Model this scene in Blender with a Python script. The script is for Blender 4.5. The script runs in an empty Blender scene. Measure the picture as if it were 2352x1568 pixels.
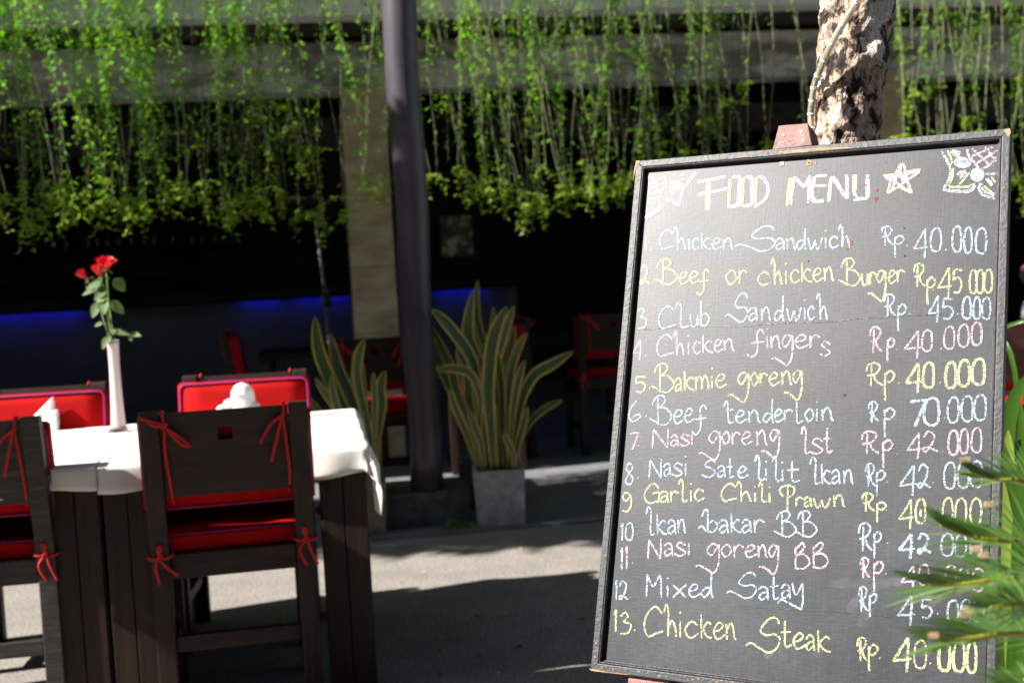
import bpy, bmesh, math, random
from mathutils import Vector, Matrix, noise as mnoise
sc = bpy.context.scene
COL = sc.collection
rnd = random.Random(7)
R_ = math.radians

# ------------------------------------------------------------------ camera
FPX = 2900.0; CX, CY = 1176.0, 784.0          # focal length and centre, in the units of a 2352 px wide view
CAMH = 1.25
PITCH = math.atan(180 / FPX); ROLL = math.atan(0.053)
FW = Vector((0, math.cos(PITCH), -math.sin(PITCH)))
_r0 = Vector((1, 0, 0)); _u0 = Vector((0, math.sin(PITCH), math.cos(PITCH)))
RT = _r0 * math.cos(ROLL) - _u0 * math.sin(ROLL)
UP = _r0 * math.sin(ROLL) + _u0 * math.cos(ROLL)
CAM = Vector((0, 0, CAMH))
cd = bpy.data.cameras.new('camera'); cam = bpy.data.objects.new('camera', cd); COL.objects.link(cam)
cam.matrix_world = Matrix(((RT.x, UP.x, -FW.x, 0), (RT.y, UP.y, -FW.y, 0), (RT.z, UP.z, -FW.z, CAMH), (0, 0, 0, 1)))
cd.sensor_width = 36; cd.lens = FPX / 2352 * 36; cd.clip_end = 400; cd.clip_start = 0.05
cd.dof.use_dof = True; cd.dof.focus_distance = 2.08; cd.dof.aperture_fstop = 4.8
sc.camera = cam

# ------------------------------------------------------------------ light
SUN_AZ = R_(74); SUN_EL = R_(39)               # azimuth measured from behind the camera towards the left
TOSUN = Vector((-math.sin(SUN_AZ) * math.cos(SUN_EL), -math.cos(SUN_AZ) * math.cos(SUN_EL), math.sin(SUN_EL)))
w = bpy.data.worlds.new('World'); sc.world = w; w.use_nodes = True
nt = w.node_tree; bg = nt.nodes['Background']
sky = nt.nodes.new('ShaderNodeTexSky'); sky.sky_type = 'NISHITA'; sky.sun_disc = False
sky.sun_elevation = SUN_EL; sky.sun_rotation = math.atan2(TOSUN.x, TOSUN.y)
nt.links.new(sky.outputs[0], bg.inputs[0]); bg.inputs[1].default_value = 0.05
sl = bpy.data.lights.new('sun', 'SUN'); sl.energy = 5.0; sl.angle = R_(0.53); sl.color = (1, 0.96, 0.90)
sun = bpy.data.objects.new('sun', sl); COL.objects.link(sun)
sun.rotation_euler = (-TOSUN).to_track_quat('-Z', 'Y').to_euler()
vs = sc.view_settings; vs.view_transform = 'Standard'; vs.look = 'None'; vs.gamma = 1; vs.use_curve_mapping = False
vs.exposure = 1.6
sc.render.engine = 'CYCLES'
sc.cycles.max_bounces = 6; sc.cycles.transparent_max_bounces = 12

# ------------------------------------------------------------------ helpers
def ray(px, py): return FW * FPX + RT * (px - CX) - UP * (py - CY)
def at(px, py, Y):
    d = ray(px, py); return CAM + d * (Y / d.y)
def gz(px, py, z=0.0):
    d = ray(px, py); return CAM + d * ((z - CAMH) / d.z)
def T(u): return u

def tag(o, label=None, cat=None, group=None, kind=None):
    if label: o['label'] = label
    if cat: o['category'] = cat
    if group: o['group'] = group
    if kind: o['kind'] = kind
    return o
def empty(name, loc=(0, 0, 0), rz=0.0, label=None, cat=None, group=None):
    o = bpy.data.objects.new(name, None); COL.objects.link(o)
    o.location = loc; o.rotation_euler = (0, 0, rz); o.empty_display_size = 0.05
    return tag(o, label, cat, group)

class MB:
    def __init__(s): s.v = []; s.f = []; s.uv = {}
    def add(s, vs_, fs, uvs=None):
        n = len(s.v); s.v += [tuple(v) for v in vs_]
        for i, f in enumerate(fs):
            if uvs: s.uv[len(s.f)] = uvs[i]
            s.f.append(tuple(a + n for a in f))
    def box(s, c, d, M=None, taper=1.0):
        x, y, z = [a / 2 for a in d]; vs_ = []
        for sz in (-1, 1):
            k = 1.0 if sz < 0 else taper
            for sx, sy in ((-1, -1), (1, -1), (1, 1), (-1, 1)):
                p = Vector((sx * x * k, sy * y * k, sz * z))
                if M: p = M @ p
                vs_.append(p + Vector(c))
        s.add(vs_, [(0, 3, 2, 1), (4, 5, 6, 7), (0, 1, 5, 4), (1, 2, 6, 5), (2, 3, 7, 6), (3, 0, 4, 7)])
    def bar(s, a, b, wx, wy, up=(0, 0, 1)):
        a = Vector(a); b = Vector(b); d = (b - a); L = d.length; d.normalize()
        u = Vector(up)
        if abs(d.dot(u)) > 0.98: u = Vector((0, 1, 0))
        x = d.cross(u).normalized(); y = x.cross(d)
        M = Matrix((x, y, d)).transposed()
        s.box((a + b) / 2, (wx, wy, L), M)
    def tube(s, pts, r, n=8, cap=True):
        pts = [Vector(p) for p in pts]; N = len(pts)
        rs = r if isinstance(r, (list, tuple)) else [r] * N
        nrm = None; rings = []
        for i, p in enumerate(pts):
            t = (pts[min(i + 1, N - 1)] - pts[max(i - 1, 0)])
            if t.length < 1e-9: t = Vector((0, 0, 1))
            t.normalize()
            if nrm is None:
                nrm = t.orthogonal().normalized()
            else:
                nrm = (nrm - t * nrm.dot(t));
                nrm = nrm.normalized() if nrm.length > 1e-6 else t.orthogonal().normalized()
            b = t.cross(nrm)
            rings.append([p + (nrm * math.cos(k * 2 * math.pi / n) + b * math.sin(k * 2 * math.pi / n)) * rs[i] for k in range(n)])
        vs_ = [v for rg in rings for v in rg]; fs = []
        for i in range(N - 1):
            for k in range(n):
                fs.append((i * n + k, i * n + (k + 1) % n, (i + 1) * n + (k + 1) % n, (i + 1) * n + k))
        if cap:
            fs.append(tuple(range(n - 1, -1, -1))); fs.append(tuple((N - 1) * n + k for k in range(n)))
        s.add(vs_, fs)
    def lathe(s, prof, n=24, c=(0, 0, 0)):
        vs_ = []; fs = []
        for r, z in prof:
            for k in range(n):
                a = 2 * math.pi * k / n; vs_.append((c[0] + r * math.cos(a), c[1] + r * math.sin(a), c[2] + z))
        for i in range(len(prof) - 1):
            for k in range(n):
                fs.append((i * n + k, i * n + (k + 1) % n, (i + 1) * n + (k + 1) % n, (i + 1) * n + k))
        s.add(vs_, fs)
    def build(s, name, mat, parent=None, smooth=False, bevel=0.0, loc=None):
        me = bpy.data.meshes.new(name); me.from_pydata(s.v, [], s.f)
        if s.uv:
            ul = me.uv_layers.new(name='UVMap')
            for p in me.polygons:
                q = s.uv.get(p.index)
                if q:
                    for li, uvc in zip(p.loop_indices, q): ul.data[li].uv = uvc
        if bevel > 0:
            bm = bmesh.new(); bm.from_mesh(me)
            bmesh.ops.bevel(bm, geom=[e for e in bm.edges], offset=bevel, segments=2, affect='EDGES', profile=0.6)
            bm.to_mesh(me); bm.free()
        if smooth:
            me.polygons.foreach_set('use_smooth', [True] * len(me.polygons))
        me.materials.append(mat); me.update()
        o = bpy.data.objects.new(name, me); COL.objects.link(o)
        if parent: o.parent = parent
        if loc: o.location = loc
        return o

KIDS = {}
def children(o): return [c for c in bpy.data.objects if c.parent == o]
def copy_tree(o, parent=None):
    c = o.copy(); COL.objects.link(c); c.parent = parent
    for ch in children(o):
        copy_tree(ch, c)
    return c

# ------------------------------------------------------------------ materials
def newmat(name):
    m = bpy.data.materials.new(name); m.use_nodes = True
    return m, m.node_tree, m.node_tree.nodes['Principled BSDF']
def N(nt, typ, **kw):
    n = nt.nodes.new(typ)
    for k, v in kw.items(): setattr(n, k, v)
    return n
def noise(nt, scale, detail=4, rough=0.6, coord='Object', stretch=None):
    tc = N(nt, 'ShaderNodeTexCoord'); src = tc.outputs[coord]
    if stretch:
        mp = N(nt, 'ShaderNodeMapping'); mp.inputs['Scale'].default_value = stretch
        nt.links.new(src, mp.inputs[0]); src = mp.outputs[0]
    n = N(nt, 'ShaderNodeTexNoise'); n.inputs['Scale'].default_value = scale
    n.inputs['Detail'].default_value = detail; n.inputs['Roughness'].default_value = rough
    nt.links.new(src, n.inputs['Vector']); return n
def ramp(nt, src, stops):
    r = N(nt, 'ShaderNodeValToRGB'); e = r.color_ramp.elements
    while len(e) < len(stops): e.new(0.5)
    for i, (p, c) in enumerate(stops):
        e[i].position = p; e[i].color = (*c, 1) if len(c) == 3 else c
    nt.links.new(src, r.inputs[0]); return r
def bump(nt, b, src, strength, dist=0.01):
    bp = N(nt, 'ShaderNodeBump'); bp.inputs['Strength'].default_value = strength; bp.inputs['Distance'].default_value = dist
    nt.links.new(src, bp.inputs['Height']); nt.links.new(bp.outputs[0], b.inputs['Normal']); return bp
def mat2(name, c1, c2, scale=8, rough=0.6, stretch=None, bstr=0.2, bscale=None, lo=0.35, hi=0.65, metal=0, spec=0.5, detail=5, coord='Object'):
    m, nt, b = newmat(name)
    n = noise(nt, scale, detail, 0.6, coord, stretch)
    r = ramp(nt, n.outputs[0], [(lo, c1), (hi, c2)])
    nt.links.new(r.outputs[0], b.inputs['Base Color'])
    b.inputs['Roughness'].default_value = rough; b.inputs['Metallic'].default_value = metal
    b.inputs['Specular IOR Level'].default_value = spec
    if bstr:
        n2 = noise(nt, bscale or scale * 4, 5, 0.65, coord, stretch); bump(nt, b, n2.outputs[0], bstr, 0.004)
    return m
def leafmat(name, c1, c2, tcol, tfac=0.4, rough=0.45):
    m, nt, b = newmat(name)
    g = N(nt, 'ShaderNodeNewGeometry')
    r = ramp(nt, g.outputs['Random Per Island'], [(0.0, c1), (1.0, c2)])
    nt.links.new(r.outputs[0], b.inputs['Base Color']); b.inputs['Roughness'].default_value = rough
    tr = N(nt, 'ShaderNodeBsdfTranslucent'); tr.inputs[0].default_value = (*tcol, 1)
    mx = N(nt, 'ShaderNodeMixShader'); mx.inputs[0].default_value = tfac
    nt.links.new(b.outputs[0], mx.inputs[1]); nt.links.new(tr.outputs[0], mx.inputs[2])
    nt.links.new(mx.outputs[0], nt.nodes['Material Output'].inputs[0]); return m

M = {}
M['wood'] = mat2('dark_stained_wood', (0.009, 0.0042, 0.004), (0.036, 0.0140, 0.011), 6, 0.55, (9, 9, 0.7), 0.25, 30, spec=0.3)
M['wood_h'] = mat2('dark_stained_wood_across', (0.009, 0.0046, 0.0042), (0.031, 0.0135, 0.011), 6, 0.55, (0.7, 9, 9), 0.25, 30, spec=0.3)
M['wood_worn'] = mat2('weathered_dark_wood', (0.016, 0.011, 0.009), (0.07, 0.052, 0.044), 10, 0.6, (1.0, 9, 9), 0.4, 30, 0.45, 0.8)
M['plank'] = mat2('table_plank_wood', (0.010, 0.006, 0.005), (0.035, 0.014, 0.009), 5, 0.55, (9, 9, 0.6), 0.3, 30, spec=0.3)
M['redwood'] = mat2('reddish_teak', (0.10, 0.030, 0.022), (0.22, 0.085, 0.065), 14, 0.4, (1, 6, 9), 0.35, 60)
M['paint'] = None
M['red'] = mat2('red_canvas', (0.29, 0.002, 0.002), (0.39, 0.003, 0.003), 5, 0.8, None, 0.35, 220, spec=0.1)
M['piping'] = mat2('magenta_piping', (0.22, 0.008, 0.12), (0.30, 0.012, 0.17), 20, 0.6, None, 0)
M['cord'] = mat2('red_cord', (0.44, 0.004, 0.003), (0.55, 0.008, 0.006), 60, 0.7, None, 0.3, 300)
M['cloth'] = mat2('white_table_linen', (0.72, 0.69, 0.62), (0.80, 0.78, 0.73), 2.5, 0.85, None, 0.15, 120, spec=0.2)
M['napkin'] = mat2('white_napkin', (0.78, 0.78, 0.78), (0.84, 0.84, 0.84), 6, 0.85, None, 0.1, 150, spec=0.2)
M['steel'] = mat2('cutlery_steel', (0.55, 0.55, 0.55), (0.65, 0.65, 0.65), 6, 0.25, None, 0, metal=1)
M['nail'] = mat2('nail_head', (0.28, 0.22, 0.20), (0.45, 0.38, 0.36), 400, 0.45, None, 0.2, metal=0.3)
M['rust'] = mat2('rusty_nail', (0.13, 0.06, 0.04), (0.22, 0.12, 0.09), 300, 0.7, None, 0)
M['column'] = mat2('grey_painted_column', (0.034, 0.031, 0.042), (0.080, 0.066, 0.078), 2.2, 0.38, (1.5, 1.5, 0.6), 0.15, 30, spec=0.5)
M['plinth'] = mat2('dark_plinth_stone', (0.035, 0.032, 0.03), (0.09, 0.085, 0.08), 14, 0.8, None, 0.5, 60)
M['potstone'] = mat2('grey_cast_stone', (0.22, 0.215, 0.22), (0.34, 0.33, 0.33), 30, 0.85, None, 0.6, 90)
M['potbrown'] = mat2('mossy_brown_stone', (0.10, 0.075, 0.045), (0.24, 0.20, 0.13), 12, 0.85, None, 0.6, 60)
M['soil'] = mat2('soil', (0.02, 0.015, 0.01), (0.06, 0.045, 0.03), 40, 0.95, None, 0.8, 80)
M['parapet'] = mat2('white_render', (0.78, 0.79, 0.80), (0.85, 0.86, 0.87), 2, 0.8, (1, 1, 3), 0.1, 30)
M['beam'] = mat2('sun_mottled_concrete', (0.20, 0.20, 0.20), (0.62, 0.62, 0.64), 3.2, 0.8, (1, 1, 2.2), 0.2, 20, 0.42, 0.56)  # pale and dark mottling paints sun patches and leaf shade into the beam
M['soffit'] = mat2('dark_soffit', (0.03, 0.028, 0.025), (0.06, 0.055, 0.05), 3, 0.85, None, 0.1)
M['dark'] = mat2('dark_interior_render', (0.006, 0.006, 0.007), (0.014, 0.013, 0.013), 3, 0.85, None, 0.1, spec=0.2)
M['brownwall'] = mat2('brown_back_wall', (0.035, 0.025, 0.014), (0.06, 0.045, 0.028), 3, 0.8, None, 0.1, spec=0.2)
M['barfront'] = mat2('dark_bar_front', (0.035, 0.035, 0.05), (0.05, 0.05, 0.07), 5, 0.6, None, 0.1)
M['pillar'] = mat2('beige_stone_cladding', (0.30, 0.225, 0.145), (0.50, 0.40, 0.28), 3.5, 0.75, (1, 1, 2.4), 0.25, 25)
M['vase'] = None
M['stemgreen'] = mat2('rose_stem', (0.08, 0.16, 0.02), (0.16, 0.28, 0.04), 40, 0.5, None, 0)
M['stembrown'] = mat2('vine_stem_bark', (0.13, 0.13, 0.06), (0.25, 0.27, 0.15), 30, 0.7, (1, 1, 0.3), 0)
M['vineleaf'] = leafmat('creeper_leaf', (0.055, 0.15, 0.006), (0.15, 0.28, 0.012), (0.26, 0.60, 0.02), 0.5)
M['vinetip'] = leafmat('creeper_young_leaf', (0.12, 0.22, 0.012), (0.30, 0.36, 0.04), (0.45, 0.70, 0.06), 0.5)
M['roseleaf'] = leafmat('rose_leaf', (0.02, 0.07, 0.012), (0.09, 0.14, 0.035), (0.14, 0.26, 0.04), 0.3, 0.65)
M['petal'] = leafmat('rose_petal', (0.45, 0.004, 0.012), (0.60, 0.010, 0.02), (0.75, 0.01, 0.02), 0.3, 0.5)
M['broadleaf'] = leafmat('broad_strap_leaf', (0.018, 0.06, 0.006), (0.05, 0.12, 0.012), (0.10, 0.26, 0.015), 0.35, 0.35)
M['paleleaf'] = leafmat('pale_backlit_leaf', (0.28, 0.38, 0.06), (0.34, 0.44, 0.08), (0.55, 0.75, 0.12), 0.5, 0.4)
M['frond'] = leafmat('cycad_leaflet', (0.06, 0.15, 0.03), (0.30, 0.37, 0.19), (0.24, 0.48, 0.10), 0.4, 0.3)
M['rachis'] = mat2('cycad_rachis', (0.30, 0.30, 0.02), (0.42, 0.36, 0.03), 10, 0.5, None, 0)
M['scorched'] = mat2('scorched_leaf_spot', (0.50, 0.33, 0.20), (0.60, 0.42, 0.28), 30, 0.8, None, 0)
M['shadeleaf'] = leafmat('shade_tree_leaf', (0.02, 0.04, 0.012), (0.035, 0.06, 0.018), (0.05, 0.08, 0.02), 0.06)
M['hole'] = mat2('raw_wood_hole', (0.03, 0.02, 0.01), (0.06, 0.04, 0.02), 200, 0.9, None, 0)
M['rawwood'] = mat2('bare_chipped_wood', (0.24, 0.12, 0.06), (0.42, 0.25, 0.14), 120, 0.8, (1, 1, 1), 0.3, 200)
M['polegrey'] = mat2('grey_metal_pole', (0.035, 0.035, 0.04), (0.06, 0.06, 0.065), 10, 0.5, None, 0, metal=0.5)
M['bottle'] = mat2('dark_bottle_glass', (0.004, 0.004, 0.003), (0.008, 0.007, 0.005), 10, 0.15, None, 0)
M['amber'] = mat2('amber_bottle_glass', (0.08, 0.04, 0.01), (0.12, 0.06, 0.015), 10, 0.2, None, 0)
M['skin'] = mat2('skin', (0.13, 0.06, 0.035), (0.17, 0.08, 0.05), 12, 0.55, None, 0)
M['shirt'] = mat2('pale_blue_shirt', (0.42, 0.47, 0.60), (0.55, 0.60, 0.72), 14, 0.8, None, 0.1)
M['navy'] = mat2('navy_trim', (0.01, 0.012, 0.04), (0.02, 0.02, 0.06), 14, 0.8, None, 0)
M['hair'] = mat2('black_hair', (0.006, 0.005, 0.004), (0.015, 0.011, 0.008), 60, 0.5, (1, 1, .2), 0.3)
M['trouser'] = mat2('dark_trousers', (0.015, 0.015, 0.02), (0.025, 0.025, 0.03), 14, 0.8, None, 0)

def led_mat():
    m, nt, b = newmat('blue_led')
    b.inputs['Base Color'].default_value = (0.02, 0.03, 0.3, 1)
    b.inputs['Emission Color'].default_value = (0.008, 0.02, 1.0, 1); b.inputs['Emission Strength'].default_value = 6.5
    return m
M['led'] = led_mat()

def glassmat(name, col, rough=0.05, alpha=None, trans=1.0):
    m, nt, b = newmat(name)
    b.inputs['Base Color'].default_value = (*col, 1); b.inputs['Roughness'].default_value = rough
    b.inputs['Transmission Weight'].default_value = trans; b.inputs['IOR'].default_value = 1.45
    return m
M['glass'] = glassmat('clear_glass', (0.95, 0.97, 1.0), 0.02)
M['ropelight'] = glassmat('clear_plastic_tube', (0.62, 0.62, 0.48), 0.22, trans=0.7)
def vase_mat():
    m, nt, b = newmat('pink_white_glass')
    n = noise(nt, 2.2, 2, 0.5, 'Object', (14, 14, 0.6))
    r = ramp(nt, n.outputs[0], [(0.40, (0.72, 0.36, 0.56)), (0.56, (0.72, 0.62, 0.62))])
    nt.links.new(r.outputs[0], b.inputs['Base Color']); b.inputs['Roughness'].default_value = 0.12
    b.inputs['Transmission Weight'].default_value = 0.25
    return m
M['vase'] = vase_mat()

def ground_mat(name, c1, c2, patch1, patch2):
    m, nt, b = newmat(name)
    fine = noise(nt, 95, 4, 0.75, 'Object'); mid = noise(nt, 5, 6, 0.65, 'Object')
    r1 = ramp(nt, fine.outputs[0], [(0.36, c1), (0.62, c2)])
    r2 = ramp(nt, mid.outputs[0], [(0.3, patch1), (0.7, patch2)])
    mx = N(nt, 'ShaderNodeMix', data_type='RGBA', blend_type='MULTIPLY'); mx.inputs[0].default_value = 1
    nt.links.new(r1.outputs[0], mx.inputs[6]); nt.links.new(r2.outputs[0], mx.inputs[7])
    # small pale crumbs
    v = N(nt, 'ShaderNodeTexVoronoi'); v.inputs['Scale'].default_value = 26
    tc = N(nt, 'ShaderNodeTexCoord'); nt.links.new(tc.outputs['Object'], v.inputs['Vector'])
    rr = ramp(nt, v.outputs['Distance'], [(0.035, (1, 1, 1)), (0.055, (0, 0, 0))])
    mx2 = N(nt, 'ShaderNodeMix', data_type='RGBA'); nt.links.new(rr.outputs[0], mx2.inputs[0])
    nt.links.new(mx.outputs[2], mx2.inputs[6]); mx2.inputs[7].default_value = (0.35, 0.34, 0.33, 1)
    nt.links.new(mx2.outputs[2], b.inputs['Base Color'])
    b.inputs['Roughness'].default_value = 0.9
    bump(nt, b, fine.outputs[0], 0.6, 0.006); return m
M['asphalt'] = ground_mat('grey_asphalt', (0.085, 0.078, 0.070), (0.36, 0.325, 0.28), (0.72, 0.72, 0.74), (1, 1, 1))
M['terrace'] = ground_mat('terrace_asphalt', (0.10, 0.10, 0.105), (0.22, 0.215, 0.21), (0.65, 0.65, 0.7), (1, 1, 1))

def board_mat():
    m, nt, b = newmat('worn_black_chalkboard')
    big = noise(nt, 4.5, 5, 0.6, 'Object'); 
    vst = noise(nt, 10, 6, 0.7, 'Object', (34, 1, 2.2)); hst = noise(nt, 12, 5, 0.7, 'Object', (5, 1, 34))
    a = N(nt, 'ShaderNodeMath', operation='MULTIPLY_ADD'); a.inputs[1].default_value = 0.75
    nt.links.new(vst.outputs[0], a.inputs[0]); nt.links.new(hst.outputs[0], a.inputs[2])
    c = N(nt, 'ShaderNodeMath', operation='MULTIPLY_ADD'); c.inputs[1].default_value = 0.7
    nt.links.new(big.outputs[0], c.inputs[0]); nt.links.new(a.outputs[0], c.inputs[2])
    r = ramp(nt, c.outputs[0], [(0.86, (0.009, 0.0105, 0.014)), (1.0, (0.016, 0.018, 0.023)), (1.16, (0.030, 0.033, 0.042))])
    # ramp input is clamped to 0..1, so rescale
    s = N(nt, 'ShaderNodeMapRange'); s.inputs[1].default_value = 0.80; s.inputs[2].default_value = 1.65
    nt.links.new(c.outputs[0], s.inputs[0])
    r.color_ramp.elements[0].position = 0.25; r.color_ramp.elements[1].position = 0.5; r.color_ramp.elements[2].position = 0.75
    nt.links.new(s.outputs[0], r.inputs[0])
    nt.links.new(r.outputs[0], b.inputs['Base Color'])
    b.inputs['Specular IOR Level'].default_value = 0.5
    rr = N(nt, 'ShaderNodeMapRange'); rr.inputs[1].default_value = 0.3; rr.inputs[2].default_value = 0.7
    rr.inputs[3].default_value = 0.41; rr.inputs[4].default_value = 0.49
    nt.links.new(big.outputs[0], rr.inputs[0]); nt.links.new(rr.outputs[0], b.inputs['Roughness'])
    bump(nt, b, a.outputs[0], 0.16, 0.0010)
    return m
M['board'] = board_mat()
def paint_mat():
    m, nt, b = newmat('chipped_black_paint')
    n = noise(nt, 22, 6, 0.75); r = ramp(nt, n.outputs[0], [(0.66, (0.022, 0.023, 0.026)), (0.70, (0.30, 0.17, 0.10))])
    n2 = noise(nt, 120, 4, 0.7)
    nt.links.new(r.outputs[0], b.inputs['Base Color']); b.inputs['Roughness'].default_value = 0.48
    bump(nt, b, n2.outputs[0], 0.8, 0.0015); return m
M['paint'] = paint_mat()
M['paintsmooth'] = mat2('glossy_black_moulding', (0.012, 0.012, 0.014), (0.022, 0.022, 0.025), 30, 0.42, None, 0.3, 120)
def chalk_mat(name, col):
    m, nt, b = newmat(name)
    n = noise(nt, 60, 5, 0.75, 'Object', (3.0, 1, 9)); n2 = noise(nt, 260, 3, 0.7, 'Object')
    ad = N(nt, 'ShaderNodeMath', operation='ADD'); nt.links.new(n.outputs[0], ad.inputs[0]); nt.links.new(n2.outputs[0], ad.inputs[1])
    mr = N(nt, 'ShaderNodeMapRange'); mr.inputs[1].default_value = 0.86; mr.inputs[2].default_value = 1.14
    mr.inputs[3].default_value = 0.02; mr.inputs[4].default_value = 1.0
    nt.links.new(ad.outputs[0], mr.inputs[0]); nt.links.new(mr.outputs[0], b.inputs['Alpha'])
    b.inputs['Base Color'].default_value = (*col, 1); b.inputs['Roughness'].default_value = 0.95
    b.inputs['Specular IOR Level'].default_value = 0.1
    return m
CH = {'b': chalk_mat('blue_white_chalk', (0.46, 0.58, 0.72)), 'y': chalk_mat('yellow_chalk', (0.64, 0.68, 0.34)),
      'p': chalk_mat('pink_chalk', (0.68, 0.48, 0.60)), 'w': chalk_mat('white_chalk', (0.74, 0.70, 0.78))}
def smudge_mat():
    m, nt, b = newmat('chalk_smudge')
    n = noise(nt, 26, 4, 0.6, 'Object', (1, 1, 1))
    mr = N(nt, 'ShaderNodeMapRange'); mr.inputs[1].default_value = 0.35; mr.inputs[2].default_value = 0.75
    mr.inputs[3].default_value = 0.0; mr.inputs[4].default_value = 0.06
    nt.links.new(n.outputs[0], mr.inputs[0]); nt.links.new(mr.outputs[0], b.inputs['Alpha'])
    b.inputs['Base Color'].default_value = (0.6, 0.63, 0.68, 1); b.inputs['Roughness'].default_value = 0.95
    return m
CH['s'] = smudge_mat()
CH['o'] = mat2('rust_stain', (0.30, 0.07, 0.02), (0.18, 0.05, 0.02), 200, 0.9, None, 0)

def bark_mat():
    m, nt, b = newmat('flaking_bark')
    n1 = noise(nt, 40, 6, 0.66, 'Object', (1, 1, 0.6)); n1.inputs['Distortion'].default_value = 0.5
    n2 = noise(nt, 13, 6, 0.62, 'Object', (1, 1, 0.7)); n3 = noise(nt, 130, 5, 0.75, 'Object')
    r1 = ramp(nt, n1.outputs[0], [(0.42, (0.018, 0.013, 0.010)), (0.465, (0.10, 0.062, 0.040)), (0.49, (0.50, 0.35, 0.25)), (0.60, (0.68, 0.55, 0.47))])
    r2 = ramp(nt, n2.outputs[0], [(0.555, (0, 0, 0)), (0.57, (1, 1, 1))])
    mx = N(nt, 'ShaderNodeMix', data_type='RGBA'); nt.links.new(r2.outputs[0], mx.inputs[0])
    nt.links.new(r1.outputs[0], mx.inputs[6]); mx.inputs[7].default_value = (0.78, 0.77, 0.74, 1)
    r3 = ramp(nt, n3.outputs[0], [(0.35, (0.45, 0.40, 0.36)), (0.55, (1, 1, 1))])
    mm = N(nt, 'ShaderNodeMix', data_type='RGBA', blend_type='MULTIPLY'); mm.inputs[0].default_value = 0.8
    nt.links.new(mx.outputs[2], mm.inputs[6]); nt.links.new(r3.outputs[0], mm.inputs[7])
    nt.links.new(mm.outputs[2], b.inputs['Base Color']); b.inputs['Roughness'].default_value = 0.8
    ad = N(nt, 'ShaderNodeMath', operation='MULTIPLY_ADD'); ad.inputs[1].default_value = 0.35
    nt.links.new(n3.outputs[0], ad.inputs[0]); nt.links.new(n1.outputs[0], ad.inputs[2])
    bump(nt, b, ad.outputs[0], 1.0, 0.02); return m
M['bark'] = bark_mat()

def sans_mat():
    m, nt, b = newmat('variegated_sword_leaf')
    uv = N(nt, 'ShaderNodeUVMap'); sp = N(nt, 'ShaderNodeSeparateXYZ'); nt.links.new(uv.outputs[0], sp.inputs[0])
    a = N(nt, 'ShaderNodeMath', operation='SUBTRACT'); a.inputs[1].default_value = 0.5; nt.links.new(sp.outputs[0], a.inputs[0])
    ab = N(nt, 'ShaderNodeMath', operation='ABSOLUTE'); nt.links.new(a.outputs[0], ab.inputs[0])
    ns = noise(nt, 9, 4, 0.6, 'UV', (1.2, 14, 1))
    md = N(nt, 'ShaderNodeMath', operation='MULTIPLY_ADD'); md.inputs[1].default_value = 0.16; nt.links.new(ns.outputs[0], md.inputs[0]); nt.links.new(ab.outputs[0], md.inputs[2])
    band = noise(nt, 5, 4, 0.7, 'UV', (0.6, 16, 1))
    gr = ramp(nt, band.outputs[0], [(0.38, (0.018, 0.045, 0.016)), (0.62, (0.075, 0.135, 0.048))])
    ed = ramp(nt, md.outputs[0], [(0.435, (0, 0, 0)), (0.46, (1, 1, 1))])
    mx = N(nt, 'ShaderNodeMix', data_type='RGBA'); nt.links.new(ed.outputs[0], mx.inputs[0])
    nt.links.new(gr.outputs[0], mx.inputs[6]); mx.inputs[7].default_value = (0.55, 0.44, 0.06, 1)
    nt.links.new(mx.outputs[2], b.inputs['Base Color']); b.inputs['Roughness'].default_value = 0.38
    return m
M['sans'] = sans_mat()
def picture_mat():
    m, nt, b = newmat('pale_picture_print')
    n = noise(nt, 7, 4, 0.6); r = ramp(nt, n.outputs[0], [(0.40, (0.02, 0.025, 0.02)), (0.52, (0.10, 0.10, 0.08)), (0.60, (0.50, 0.47, 0.42)), (0.75, (0.30, 0.14, 0.05))])
    nt.links.new(r.outputs[0], b.inputs['Base Color']); b.inputs['Roughness'].default_value = 0.4; return m
M['picture'] = picture_mat()

# ------------------------------------------------------------------ the ground
YAW = R_(8.5)                                  # the building and the tables are turned a little, right side farther
FU = Vector((math.cos(YAW), math.sin(YAW), 0)); FV = Vector((-math.sin(YAW), math.cos(YAW), 0))
kerbp = gz(1100, 1222, 0.0)                    # a point of the terrace edge
def strip(name, v0, v1, z, mat, kind='structure', u0=-60, u1=60):
    mb = MB(); o = Vector((kerbp.x, kerbp.y, 0))
    ps = [o + FU * u0 + FV * v0, o + FU * u1 + FV * v0, o + FU * u1 + FV * v1, o + FU * u0 + FV * v1]
    mb.add([(p.x, p.y, z) for p in ps], [(0, 1, 2, 3)]); ob = mb.build(name, mat); ob['kind'] = kind; return ob
strip('ground', -60, 120, 0.0, M['asphalt'])
mb = MB()                                       # the terrace is a slab 12 mm proud of the yard
Mz = Matrix.Rotation(YAW, 3, 'Z')
mb.box(Vector((kerbp.x, kerbp.y, 0)) + FV * 4.5, (40, 9.0, 0.024), Mz); mb.build('terrace', M['terrace'])['kind'] = 'structure'

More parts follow.
